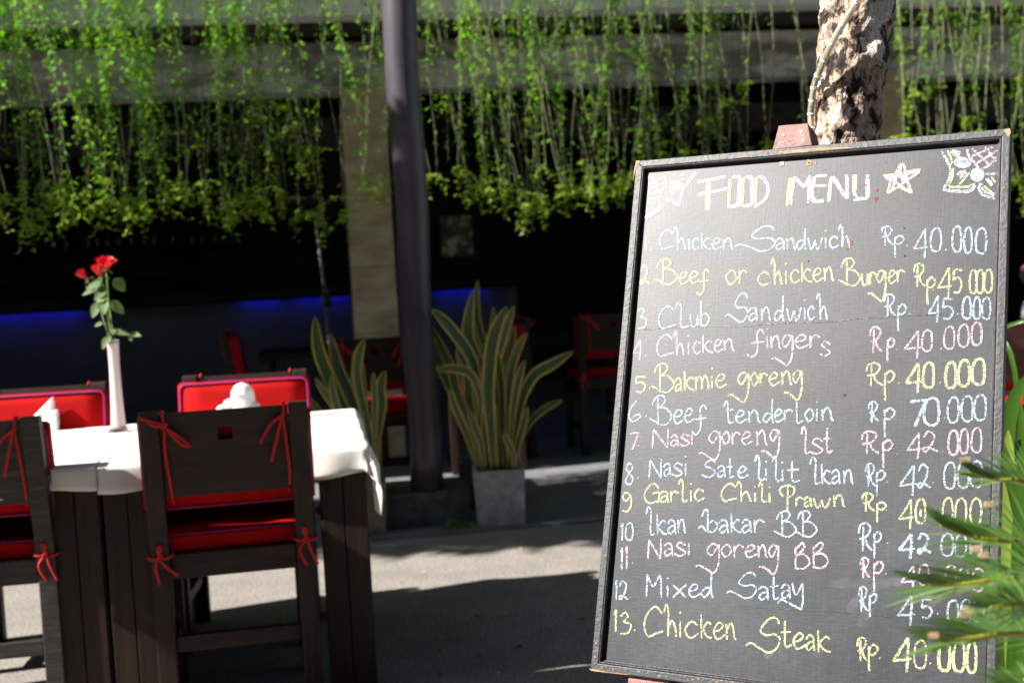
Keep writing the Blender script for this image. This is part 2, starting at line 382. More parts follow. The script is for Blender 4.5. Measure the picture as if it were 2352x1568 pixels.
# ------------------------------------------------------------------ the building
BO = Vector((kerbp.x, kerbp.y, 0))             # facade frame: u along, v deeper
def fp(u, v, z): return BO + FU * u + FV * v + Vector((0, 0, z))
def uv_of(p):
    d = Vector((p.x, p.y, 0)) - BO; return d.dot(FU), d.dot(FV)
def at_v(px, py, v):
    d = ray(px, py); nrm = FV; t = ((BO + FV * v - CAM).dot(nrm)) / d.dot(nrm); return CAM + d * t
bld = empty('restaurant_building', BO, YAW, 'open fronted dark restaurant with white parapet and grey beams behind the creepers', 'building')
def bpart(name, mat, u0, u1, v0, v1, z0, z1, bev=0.0):
    mb = MB(); mb.box(((u0 + u1) / 2, (v0 + v1) / 2, (z0 + z1) / 2), (u1 - u0, v1 - v0, z1 - z0)); return mb.build(name, mat, bld, bevel=bev)
zz = lambda px, py, v: at_v(px, py, v).z
z_par = zz(700, 45, 1.7); z_bt = zz(700, 103, 2.4); z_bb = zz(700, 214, 2.4)
bpart('parapet', M['parapet'], -9, 14, 1.6, 1.8, z_par, z_par + 1.6)
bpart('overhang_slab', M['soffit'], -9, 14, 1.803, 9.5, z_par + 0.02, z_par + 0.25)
bpart('shade_slab', M['soffit'], -9, 14, 1.18, 1.46, 3.08, 3.25)  # unseen strip, added to keep the sun off the chairs inside
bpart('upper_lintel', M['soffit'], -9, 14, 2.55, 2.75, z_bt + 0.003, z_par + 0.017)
bpart('fascia_beam', M['beam'], -9, 3.3, 2.35, 2.62, z_bb, z_bt)
bpart('fascia_beam', M['beam'], 3.31, 14, 2.35, 2.62, z_bb - 0.03, z_bt)
z_l2a = zz(400, 352, 4.6); z_l2b = zz(400, 288, 4.6)
bpart('inner_beam', M['plinth'], -9, 14, 4.5, 4.7, z_l2a, z_l2b)
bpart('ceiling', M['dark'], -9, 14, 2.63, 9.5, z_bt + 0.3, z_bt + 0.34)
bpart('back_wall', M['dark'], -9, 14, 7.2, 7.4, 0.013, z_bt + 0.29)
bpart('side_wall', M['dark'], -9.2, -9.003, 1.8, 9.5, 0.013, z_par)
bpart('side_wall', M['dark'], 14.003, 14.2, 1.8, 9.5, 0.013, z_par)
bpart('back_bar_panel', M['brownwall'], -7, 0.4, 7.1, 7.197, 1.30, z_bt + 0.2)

def pxbox(name, mat, x0, x1, v, depth, z0, z1, parent, py=600, bev=0.004):
    a = uv_of(at_v(x0, py, v))[0]; b = uv_of(at_v(x1, py, v))[0]
    mb = MB(); p = fp((a + b) / 2, v + depth / 2, 0)
    loc = parent.location if parent else Vector((0, 0, 0))
    mb.box(((a + b) / 2, v + depth / 2, (z0 + z1) / 2), (b - a, depth, z1 - z0)) if parent is bld else mb.box((p.x, p.y, (z0 + z1) / 2), (b - a, depth, z1 - z0), Mz)
    return mb.build(name, mat, parent, bevel=bev)
# stone clad pillar, in slabs
pil = empty('stone_pillar', fp(uv_of(at_v(850, 500, 2.2))[0], 2.2, 0.012), YAW, 'beige stone clad pillar standing behind the grey round column', 'pillar')
pw = (at_v(905, 600, 2.2) - at_v(803, 600, 2.2)).length
ph = z_bb - 0.012
hs = [0.0, 0.42, 0.84, 1.26, 1.68, ph - 0.006]
for i in range(5):
    mb = MB(); mb.box((0, 0.14, (hs[i] + hs[i + 1]) / 2), (pw, 0.28, hs[i + 1] - hs[i] - 0.003)); mb.build('stone_slab', M['pillar'], pil, bevel=0.004)
mb = MB(); mb.box((0, 0.14, ph / 2 - .005), (pw - 0.02, 0.26, ph - 0.012)); mb.build('core', M['soffit'], pil)
# second pillar behind the tree, dim
pc = at_v(2040, 400, 2.2)
pil2 = empty('stone_pillar', fp(uv_of(pc)[0], 2.2, 0.012), YAW, 'brown stone pillar behind the tree trunk and creepers', 'pillar')
mb = MB(); mb.box((0, 0.14, ph / 2), (0.24, 0.28, ph - 0.02)); mb.build('shaft', M['pillar'], pil2, bevel=0.004)

# the grey column and its plinth
def column():
    base = at(978, 1132, 5.98); v0 = base.z
    cb = Vector((base.x, base.y + 0.1, 0))
    root = empty('grey_column', (cb.x, cb.y, 0.012), YAW, 'tall grey painted round column on a dark plinth, in front of the stone pillar', 'column')
    mb = MB(); pts = []; rs = []
    for k in range(26):
        t = k / 25; z = 0.17 + t * 3.6
        rs.append(0.077 * (1 + 0.10 * t) * (1 + 0.02 * math.sin(k * 1.7)) * (1.06 if k == 0 else 1)); pts.append((0.006 * math.sin(k * 0.8), 0, z))
    mb.tube(pts, rs, 28); mb.build('shaft', M['column'], root, smooth=True)
    L = gz(890, 1215); Rr = gz(1085, 1212)
    wdt = (Rr - L).length; c = (L + Rr) / 2
    Mi = Matrix.Rotation(-YAW, 3, 'Z'); lc = Mi @ (Vector((c.x, c.y, 0)) - Vector((cb.x, cb.y, 0)))
    mb = MB(); mb.box((lc.x, lc.y + 0.2, 0.08), (wdt, 0.4, 0.17)); mb.build('plinth', M['plinth'], root, bevel=0.008)
    return root
column()

# bar, led strips, shelves, bottles
v_bar = 3.9
zc = at_v(600, 690, v_bar).z
bar = empty('bar_counter', fp(0, v_bar, 0.012), YAW, 'long dark bar counter with blue light strips glowing under its top', 'bar')
ul = uv_of(at_v(-150, 700, v_bar))[0]; ur = uv_of(at_v(1190, 700, v_bar))[0]
def bx(name, mat, parent, u0, u1, v0, v1, z0, z1, bev=0.0, u_off=0.0):
    mb = MB(); mb.box(((u0 + u1) / 2, (v0 + v1) / 2, (z0 + z1) / 2), (u1 - u0, v1 - v0, z1 - z0)); return mb.build(name, mat, parent, bevel=bev)
bx('counter_top', M['dark'], bar, ul, ur, -0.12, 0.5, zc + 0.01, zc + 0.06, 0.004)
bx('front_panel', M['barfront'], bar, ul, ur, 0.04, 0.10, 0.0, zc + 0.008)
bx('counter_lip', M['dark'], bar, ul, ur, -0.05, -0.036, zc - 0.014, zc + .0085)
for a, b in ((-120, 200), (540, 660), (662, 815), (990, 1130)):
    ua = uv_of(at_v(a, 700, v_bar))[0]; ub = uv_of(at_v(b, 700, v_bar))[0]
    bx('light_strip', M['led'], bar, ua + .05, ub - .05, -0.020, -0.008, zc - 0.006, zc + 0.004)
shelf = empty('back_shelf', fp(0, 6.9, 0.012), YAW, 'dark bottle shelf on the wall behind the bar', 'shelf')
zs = at_v(280, 573, 6.9).z
bx('board', M['dark'], shelf, -5.2, 0.2, -0.15, 0.19, zs - 0.05, zs, 0.003)
for uu in (-5.0, -3.4, -1.8, -0.2):
    bx('bracket', M['dark'], shelf, uu, uu + 0.04, -0.1, 0.19, zs - 0.2, zs - 0.052)
bp = [150, 200, 222, 245, 270, 300, 330, 352, 395, 440, 462, 492]
blab = []
for i, px in enumerate(bp):
    p = at_v(px, 573, 6.85); m_ = M['bottle'] if i < 9 else M['amber']
    h = 0.26 + 0.05 * rnd.random() if i < 9 else 0.2
    b = empty('bottle', (p.x, p.y, zs + 0.012), 0, 'dark bottle in the row on the shelf behind the bar' if i < 9 else 'small amber bottle at the right end of the bar shelf row', 'bottle', 'dark bottles on the back shelf' if i < 9 else 'amber bottles at the right of the shelf')
    mb = MB(); mb.lathe([(0.0, 0), (0.036, 0), (0.038, 0.01), (0.038, h * .55), (0.03, h * .66), (0.014, h * .74), (0.013, h * .93), (0, h * .93)], 14); mb.build('body', m_, b, smooth=True)
    mb = MB(); mb.lathe([(0, h * .932), (0.0155, h * .932), (0.0155, h), (0, h)], 12); mb.build('cap', M['dark'], b)

# picture on the wall
pp = at_v(1050, 542, 4.3)
pic = empty('wall_picture', pp, YAW, 'dim framed picture with pale blotches hanging right of the grey column', 'picture')
bx('print', M['picture'], pic, -.125, .125, -.008, .0, -.16, .16)
for u0, u1, z0, z1 in ((-.15, .15, .16, .185), (-.15, .15, -.185, -.16), (-.15, -.1255, -.1595, .1595), (.1255, .15, -.1595, .1595)):
    bx('frame_rail', M['wood'], pic, u0, u1, -.02, .005, z0, z1, 0.003)
uu, vv = uv_of(pp)
scr = empty('partition_wall', fp(uu, 4.33, 0.012), YAW, 'dark partition carrying the framed picture behind the column', 'wall')
bx('panel', M['dark'], scr, -0.45, 0.32, 0, .06, 1.06, z_bt + .25)
bx('panel', M['dark'], scr, -0.45, 0.32, 0.001, .059, 0.0, 1.057)

# leaning pole with a disc
pa = at(722, 470, 6.9); pb = at(757, 770, 6.75)
d = (pb - pa); foot = pb + d * ((pb.z - 0.012) / -d.z) if d.z < 0 else pb
foot = pa + d * ((pa.z - 0.012) / (pa.z - pb.z))
pole = empty('pole_stand', (foot.x, foot.y, 0.012), 0, 'thin leaning grey pole with a dark disc on top, left of the stone pillar', 'pole stand')
F0 = Vector((foot.x, foot.y, 0.012)); A0 = pa - F0; B0 = pb - F0
mb = MB(); mb.tube([Vector((0, 0, 0)), B0], 0.016, 10); mb.build('lower_tube', M['polegrey'], pole, smooth=True)
mb = MB(); mb.tube([B0 + (A0 - B0) * -.0, A0], 0.011, 10); mb.build('upper_tube', M['polegrey'], pole, smooth=True)
cpt = at(749, 683, 6.79) - F0
mb = MB(); mb.tube([cpt - (A0 - B0).normalized() * .05, cpt + (A0 - B0).normalized() * .05], 0.024, 10); mb.build('collar', M['dark'], pole, smooth=True)
mb = MB(); mb.lathe([(0, 0), (0.02, .0), (0.14, .012), (0.15, .022), (0.12, .034), (0, .045)], 24, A0); mb.build('disc', M['dark'], pole, smooth=True)
mb = MB(); mb.lathe([(0, 0), (0.18, 0), (0.18, .015), (0.03, .03), (0, .03)], 24); mb.build('foot_plate', M['dark'], pole, smooth=True)

# ------------------------------------------------------------------ chairs
def cushion_mb(w_, d_, h_, r=0.018):
    """rounded slab centred on the origin"""
    mb = MB(); bm = bmesh.new(); bmesh.ops.create_cube(bm, size=1)
    for v in bm.verts: v.co = Vector((v.co.x * w_, v.co.y * d_, v.co.z * h_))
    bmesh.ops.subdivide_edges(bm, edges=list(bm.edges), cuts=5, use_grid_fill=True)
    for v in bm.verts:
        x, y, z = v.co.x / (w_ / 2), v.co.y / (d_ / 2), v.co.z / (h_ / 2)
        mn = min(range(3), key=lambda i: (w_, d_, h_)[i])
        puff = [0, 0, 0]; q = [x, y, z]
        o = [i for i in range(3) if i != mn]
        e = (1 - abs(q[o[0]]) ** 6) * (1 - abs(q[o[1]]) ** 6)
        s_ = (0.86 + 0.22 * e + 0.05 * mnoise.noise(v.co * 9))
        q2 = [v.co.x, v.co.y, v.co.z]; q2[mn] *= s_
        v.co = Vector(q2)
    bmesh.ops.bevel(bm, geom=[e for e in bm.edges if e.calc_face_angle(0) > 1.0], offset=r * 0.35, segments=2, affect='EDGES')
    bm.verts.index_update(); mb.v = [tuple(v.co) for v in bm.verts]; mb.f = [tuple(v.index for v in f.verts) for f in bm.faces]; bm.free()
    return mb
def loop_rect(w_, h_, r, fn, n=6):
    pts = []
    for cx, cz, a0 in ((w_ / 2 - r, h_ / 2 - r, 0), (-w_ / 2 + r, h_ / 2 - r, 90), (-w_ / 2 + r, -h_ / 2 + r, 180), (w_ / 2 - r, -h_ / 2 + r, 270)):
        for k in range(n):
            a = R_(a0 + 90 * k / (n - 1)); pts.append(fn(cx + r * math.cos(a), cz + r * math.sin(a)))
    pts.append(pts[0]); return pts

CHW = 0.452; POSTW = 0.052; POSTD = 0.042
def rake(z): return -max(0.0, z - 0.45) * 0.17     # the back leans away from the seat
def make_chair(label, cat_group, worn=False):
    wd = M['wood_worn'] if worn else M['wood']; wh = M['wood_worn'] if worn else M['wood_h']
    t = empty('dining_chair', (0, 0, 0), 0, label, 'chair', cat_group)
    for s in (-1, 1):
        x = s * (CHW / 2 - POSTW / 2); mb = MB()
        zs_ = [0, 0.45, 0.899]; vs_ = []
        for z in zs_:
            y = rake(z)
            for dx, dy in ((-POSTW / 2, -POSTD / 2), (POSTW / 2, -POSTD / 2), (POSTW / 2, POSTD / 2), (-POSTW / 2, POSTD / 2)):
                vs_.append((x + dx, y + dy, z))
        fs = [(3, 2, 1, 0), (8, 9, 10, 11)]
        for k in range(2):
            for j in range(4): fs.append((k * 4 + j, k * 4 + (j + 1) % 4, k * 4 + 4 + (j + 1) % 4, k * 4 + 4 + j))
        mb.add(vs_, fs); mb.build('rear_leg', wd, t, bevel=0.004)
        mb = MB(); mb.box((x, 0.40, 0.2225), (POSTW * .9, 0.045, 0.445)); mb.build('front_leg', wd, t, bevel=0.004)
        mb = MB(); mb.box((x, 0.20, 0.415), (0.024, 0.35, 0.06)); mb.build('side_rail', wh, t, bevel=0.003)
        mb = MB(); mb.box((x, 0.20, 0.17), (0.024, 0.35, 0.035)); mb.build('side_stretcher', wh, t, bevel=0.003)
    iw = CHW - 2 * POSTW - 0.004
    # back panel with the small square hole
    z0, z1 = 0.655, 0.892; hx, hz0, hz1 = 0.019, 0.808, 0.843
    xs = [-iw / 2, -hx, hx, iw / 2]; zs2 = [z0, hz0, hz1, z1]; mb = MB(); th = 0.022
    vs_ = []
    for sy in (-th / 2, th / 2):
        for z in zs2:
            for x in xs: vs_.append((x, rake(z) + sy + 0.002, z))
    fs = []
    for i in range(3):
        for j in range(3):
            if i == 1 and j == 1: continue
            a = i * 4 + j; fs.append((a, a + 1, a + 5, a + 4)); fs.append((16 + a, 16 + a + 4, 16 + a + 5, 16 + a + 1))
    rim = [0, 1, 2, 3, 7, 11, 15, 14, 13, 12, 8, 4]
    for k in range(12): a, b = rim[k], rim[(k + 1) % 12]; fs.append((b, a, a + 16, b + 16))
    hr = [5, 6, 10, 9]
    for k in range(4): a, b = hr[k], hr[(k + 1) % 4]; fs.append((a, b, b + 16, a + 16))
    mb.add(vs_, fs); mb.build('back_panel', wh, t)
    mb = MB(); mb.box((0, 0, 0.455), (iw, 0.026, 0.07)); mb.build('rear_rail', wh, t, bevel=0.003)
    mb = MB(); mb.box((0, 0.40, 0.415), (iw, 0.026, 0.06)); mb.build('front_rail', wh, t, bevel=0.003)
    mb = MB(); mb.box((0, 0, 0.235), (iw, 0.024, 0.045)); mb.build('rear_stretcher', wh, t, bevel=0.003)
    mb = MB(); mb.box((0, 0.205, 0.458), (iw + 0.05, 0.37, 0.022)); mb.build('seat_board', wd, t, bevel=0.003)
    # cushions
    sc_ = cushion_mb(0.425, 0.40, 0.062).build('seat_cushion', M['red'], t, smooth=True, loc=(0, 0.215, 0.513))
    for zt in (0.026, -0.027):
        mb = MB(); mb.tube(loop_rect(0.424, 0.399, 0.02, lambda a, b: Vector((a, b, zt))), 0.0022, 6, False); mb.build('piping', M['piping'], sc_, smooth=True)
    zb = 0.745; ang = math.atan(0.17)
    bc = cushion_mb(0.472, 0.050, 0.265).build('back_cushion', M['red'], t, smooth=True, loc=(0, rake(zb) + 0.048, zb + 0.0))
    bc.rotation_euler = (ang, 0, 0)
    for yt in (0.0248, -0.0248):
        mb = MB(); mb.tube(loop_rect(0.458, 0.250, 0.02, lambda a, b: Vector((a, yt, b))), 0.0024, 6, False); mb.build('piping', M['piping'], bc, smooth=True)
    # ties: over the top of the panel, knotted at the rear, with loops and loose ends
    def tie(pts, r=0.0042, par=None):
        mb = MB()
        for pl in pts:
            P = [Vector(p) for p in pl]; out = []
            for i in range(len(P) - 1):
                p0 = P[max(i - 1, 0)]; p1 = P[i]; p2 = P[i + 1]; p3 = P[min(i + 2, len(P) - 1)]
                for k in range(5):
                    u = k / 5; out.append(0.5 * ((2 * p1) + (p2 - p0) * u + (2 * p0 - 5 * p1 + 4 * p2 - p3) * u * u + (-p0 + 3 * p1 - 3 * p2 + p3) * u ** 3))
            out.append(P[-1]); mb.tube(out, r, 6)
        return mb.build('tie', M['cord'], par or t, smooth=True)
    yb = lambda z: rake(z) - 0.020
    xl = -iw / 2 + 0.008; xr = iw / 2 - 0.010
    tie([[(xl, rake(.905) + 0.02, 0.895), (xl, yb(.90) + .005, 0.899), (xl + .004, yb(.87), 0.872), (xl + .006, yb(.85) - .004, 0.858)],
         [(xl + .006, yb(.86) - .004, 0.862), (xl - .02, yb(.87) - .008, 0.872), (xl - .055, yb(.88) - .022, 0.888)],
         [(xl + .006, yb(.86) - .004, 0.858), (xl - .02, yb(.86) - .01, 0.862), (xl - .036, yb(.87) - .014, 0.874)],
         [(xl + .006, yb(.86) - .004, 0.858), (xl + .03, yb(.84) - .008, 0.838), (xl + .065, yb(.81) - .008, 0.806), (xl + .062, yb(.81) - .008, 0.800), (xl + .045, yb(.81) - .008, 0.808), (xl + .012, yb(.85) - .006, 0.85)],
         [(xl + .005, yb(.85), 0.856), (xl + .002, yb(.78), 0.78), (xl + .008, yb(.70), 0.70), (xl + .010, rake(.64) + .004, 0.635)],
         [(xl - .002, yb(.86) - .007, 0.852), (xl + .014, yb(.86) - .009, 0.866)]], par=bc if False else None)
    tie([[(xr, rake(.905) + 0.02, 0.895), (xr, yb(.90) + .005, 0.899), (xr - .002, yb(.87), 0.876), (xr - .006, yb(.85) - .004, 0.866)],
         [(xr - .006, yb(.86) - .004, 0.864), (xr - .035, yb(.84) - .006, 0.846), (xr - .062, yb(.81) - .006, 0.806), (xr - .07, yb(.8) - .006, 0.79)],
         [(xr - .006, yb(.86) - .004, 0.864), (xr - .022, yb(.81) - .008, 0.81), (xr - .042, yb(.74) - .006, 0.738)],
         [(xr - .005, yb(.85), 0.866), (xr + .002, yb(.78), 0.78), (xr + .006, yb(.70), 0.70), (xr + .002, rake(.64) + .004, 0.645)],
         [(xr - .014, yb(.86) - .007, 0.860), (xr + .002, yb(.86) - .009, 0.870)]])
    for s, zt in ((-1, 0.490), (1, 0.505)):
        x = s * (CHW / 2 - POSTW / 2); r_ = POSTW / 2 + .005; dpt = POSTD / 2 + .005
        tie([[(x - s * r_, 0.03, zt + .004), (x - s * r_, -dpt, zt), (x, -dpt - .004, zt - .006), (x + s * r_, -dpt, zt - .002), (x + s * r_, dpt, zt)],
             [(x + s * .005, -dpt - .006, zt), (x + s * .012, -dpt - .012, zt - .03), (x + s * (.03 if s > 0 else .004), -dpt - .012, zt - .075)],
             [(x + s * .005, -dpt - .006, zt), (x - s * .018, -dpt - .010, zt - .03), (x - s * (.0 if s > 0 else .045), -dpt - .006, zt - .055 - (0.02 if s > 0 else 0))],
             [(x - .008, -dpt - .009, zt - .004), (x + .009, -dpt - .010, zt + .006)],
             [(x + s * .003, -dpt - .006, zt), (x - s * .006, -dpt - .012, zt + .03), (x + s * .004, -dpt - .012, zt + .026), (x, -dpt - .006, zt)]])
    return t
def place(o, loc, rz, label=None):
    o.location = loc; o.rotation_euler = (0, 0, rz)
    if label: o['label'] = label
    return o
G1 = 'chairs around the two white tables'
chair0 = make_chair('dark wooden chair with red ties seen from behind, at the right table', G1)
def rear_top(px0, py0, px1, py1, z=0.905):
    a = gz(px0, py0, z); b = gz(px1, py1, z); return (a + b) / 2, math.atan2((b - a).y, (b - a).x)
# near right chair (own data), near left weathered chair
c_, ang_ = rear_top(325, 943, 695, 915)
def put_near(o, cx_, cy_, rz):
    off = rake(.905); o.location = (cx_ - (-math.sin(rz)) * off, cy_ - math.cos(rz) * off, 0); o.rotation_euler = (0, 0, rz)
put_near(chair0, c_.x, c_.y, R_(11))
chair1 = make_chair('weathered dark chair seen from behind, cut off by the left picture edge', G1, True)
pr = gz(92, 950, .905); rz1 = R_(8)
cc = pr - Vector((math.cos(rz1), math.sin(rz1), 0)) * (CHW / 2)
put_near(chair1, cc.x, cc.y, rz1)
c2, _ = rear_top(420, 860, 698, 845)
far_r = copy_tree(chair0); far_r['label'] = 'dark chair, red back cushion facing the viewer, behind the right table and upright napkin'
put_near(far_r, c2.x, c2.y + 0.03, R_(180 + 5.5))
c3 = gz(245, 872, .905); rz3 = R_(180 + 6)
far_l = copy_tree(chair0); far_l['label'] = 'dark chair, red back cushion facing the viewer, behind the left table and rose vase'
cc = c3 - Vector((math.cos(R_(6)), math.sin(R_(6)), 0)) * (CHW / 2)
put_near(far_l, cc.x, cc.y, rz3)
G2 = 'chairs inside the restaurant'
def inner(px, Y, rz, label, z0=0.012, group=G2):
    o = copy_tree(chair0); p = at(px, 700, Y); o.location = (p.x, Y, z0); o.rotation_euler = (0, 0, rz); o['label'] = label; o['group'] = group; return o
inner(852, 6.55, R_(8), 'dim dark chair with red ties behind the left snake plant, below the stone pillar')
inner(540, 8.05, R_(-80), 'dim chair seen side on with upright red cushion, inside left of the pole stand')
inner(1172, 7.7, R_(97), 'dim chair with red back cushion showing between the snake plant leaves')
inner(1400, 7.95, R_(10), 'dim chair with red seat inside, just left of the menu board')
rc_ = inner(2352, 5.1, R_(4), 'chair back coloured as sunlit reddish brown wood, with square hole, behind the right edge of the board')
M['sunlitchair'] = mat2('sunlit_chair_wood', (0.045, 0.016, 0.011), (0.10, 0.035, 0.022), 6, 0.5, (0.7, 9, 9), 0.25, 30, spec=0.3)  # lighter, redder copy of the chair wood, sunlight put into its colour
for ch_ in children(rc_):
    if ch_.name.startswith(('back_panel', 'rear_leg', 'rear_rail', 'rear_stretcher')):
        ch_.data = ch_.data.copy(); ch_.data.materials[0] = M['sunlitchair']
    elif ch_.name.startswith('tie'): bpy.data.objects.remove(ch_)

# ------------------------------------------------------------------ tables
tz = 0.742
fr = gz(838, 1016, .75); br = gz(802, 926, .75); fl2 = gz(248, 1040, .75)
TY = R_(9)
TU = Vector((math.cos(TY), math.sin(TY), 0)); TV = Vector((-math.sin(TY), math.cos(TY), 0))
TW = (fr - fl2).dot(TU) ; TD = 0.98
front = Vector((fr.x, fr.y, 0))
def make_table(label):
    t = empty('wooden_table', (0, 0, 0), 0, label, 'table', 'tables under white cloths')
    n = 7
    for k in range(n):
        mb = MB(); y0 = TD * k / n; mb.box((TW / 2, y0 + TD / n / 2, tz - 0.013), (TW - 0.012, TD / n - 0.006, 0.024)); mb.build('plank', M['plank'], t, bevel=0.002)
    for y in (0.03, TD - 0.03):
        mb = MB(); mb.box((TW / 2, y, tz - 0.06), (TW - 0.29, 0.024, 0.065)); mb.build('apron', M['wood_h'], t, bevel=0.002)
    for x in (0.03, TW - 0.03):
        mb = MB(); mb.box((x, TD / 2, tz - 0.06), (0.024, TD - 0.29, 0.065)); mb.build('apron', M['wood_h'], t, bevel=0.002)
    for sx in (0, 1):
        for sy in (0, 1):
            cx_ = 0.072 if sx == 0 else TW - 0.072; cy_ = 0.072 if sy == 0 else TD - 0.072
            mb = MB(); mb.box((cx_, cy_, (tz - .026) / 2), (0.05, 0.05, tz - .026 - .004)); lg = mb.build('leg', M['plank'], t)
            for (ax, ay) in ((0, -1), (0, 1), (-1, 0), (1, 0)):
                for k in (-1, 1):
                    mb = MB()
                    if ay: mb.box((cx_ + k * 0.0335, cy_ + ay * 0.060, (tz - .026) / 2), (0.064, 0.018, tz - .028))
                    else: mb.box((cx_ + ax * 0.060, cy_ + k * 0.0255, (tz - .026) / 2), (0.018, 0.048, tz - .028))
                    mb.build('leg_plank', M['plank'], lg, bevel=0.0025)
    return t
tabR = make_table('dark plank table standing under the right white cloth, nearer the grey column')
oR = front - TU * TW; tabR.location = (oR.x, oR.y, 0); tabR.rotation_euler = (0, 0, TY)
tabL = copy_tree(tabR); tabL['label'] = 'dark plank table standing under the left white cloth with the rose vase'
oL = oR - TU * (TW + 0.0006); tabL.location = (oL.x, oL.y, 0); tabL.rotation_euler = (0, 0, TY)

def cloth(name, label, org, ol, orr, of, ob, seed, corner=True):
    """draped cloth: overhangs left, right, front, back"""
    rr = random.Random(seed); mb = MB(); step = 0.0125
    xs = []; x = -ol
    nx = int((TW + ol + orr) / step); ny = int((TD + of + ob) / step)
    V = []
    for j in range(ny + 1):
        for i in range(nx + 1):
            x = -ol + (TW + ol + orr) * i / nx; y = -of + (TD + of + ob) * j / ny
            ex = max(0, x - TW) + min(0, x); ey = max(0, y - TD) + min(0, y)
            cx_ = min(max(x, 0), TW); cy_ = min(max(y, 0), TD)
            r = math.hypot(ex, ey)
            if r == 0:
                z = tz + 0.004 + 0.0015 * mnoise.noise(Vector((x * 5 + seed, y * 5, 0)))
                # fold creases
                z += 0.0022 * math.exp(-((x - TW * .5) / 0.006) ** 2) + 0.0022 * math.exp(-((y - TD * .33) / 0.006) ** 2) + 0.0022 * math.exp(-((y - TD * .68) / 0.006) ** 2)
                V.append((x, y, z)); continue
            nx_, ny_ = ex / r, ey / r
            along = cx_ if abs(ey) > 0 else cy_
            dn = min(r, 0.0) ; t_ = r
            rad = 0.010
            if t_ < rad * 1.57:
                a = t_ / rad; out = rad * math.sin(a); dz = rad * (1 - math.cos(a))
            else:
                out = rad; dz = rad + (t_ - rad * 1.57)
            if abs(ex) > 0 and abs(ey) > 0:
                ang = math.atan2(abs(ey), abs(ex)); wgt = math.sin(2 * ang)
                flare = 0.010 + 0.15 * t_ * wgt
                fold = 0.012 * math.sin(ang * 7 + seed)
                out += flare * min(1, t_ / .08) + fold * min(1, t_ / .05)
            else:
                amp = min(1, t_ / 0.075); dz *= 1 + .07 * math.sin(along * 9 + seed) + .05 * math.sin(along * 23 + 2 * seed)
                out += amp * (0.010 + 0.010 * math.sin(along * 26 + seed * 2 + 1.5 * math.sin(along * 7)) + 0.022 * mnoise.noise(Vector((along * 7, seed, t_ * 3))))
                dcor = min(abs(along), abs((TW if abs(ey) > 0 else TD) - along))
                out += 0.016 * amp * math.exp(-dcor / .06)
            hem = 0.0
            V.append((cx_ + nx_ * out, cy_ + ny_ * out, tz + 0.004 - dz))
    F = []
    for j in range(ny):
        for i in range(nx):
            a = j * (nx + 1) + i; F.append((a, a + 1, a + nx + 2, a + nx + 1))
    mb.add(V, F); o = mb.build(name, M['cloth'], None, smooth=True)
    o.location = (org.x, org.y, 0); o.rotation_euler = (0, 0, TY)
    md = o.modifiers.new('thickness', 'SOLIDIFY'); md.thickness = 0.0016; md.offset = -1
    tag(o, label, 'tablecloth', 'white tablecloths'); return o
cloth('tablecloth', 'white linen tablecloth on the right table, its right corner hanging low beside the leg', oR, 0.0, 0.20, 0.088, 0.15, 3)
cloth('tablecloth', 'white linen tablecloth on the left table, under the rose vase', oL, 0.15, 0.0, 0.078, 0.15, 11)

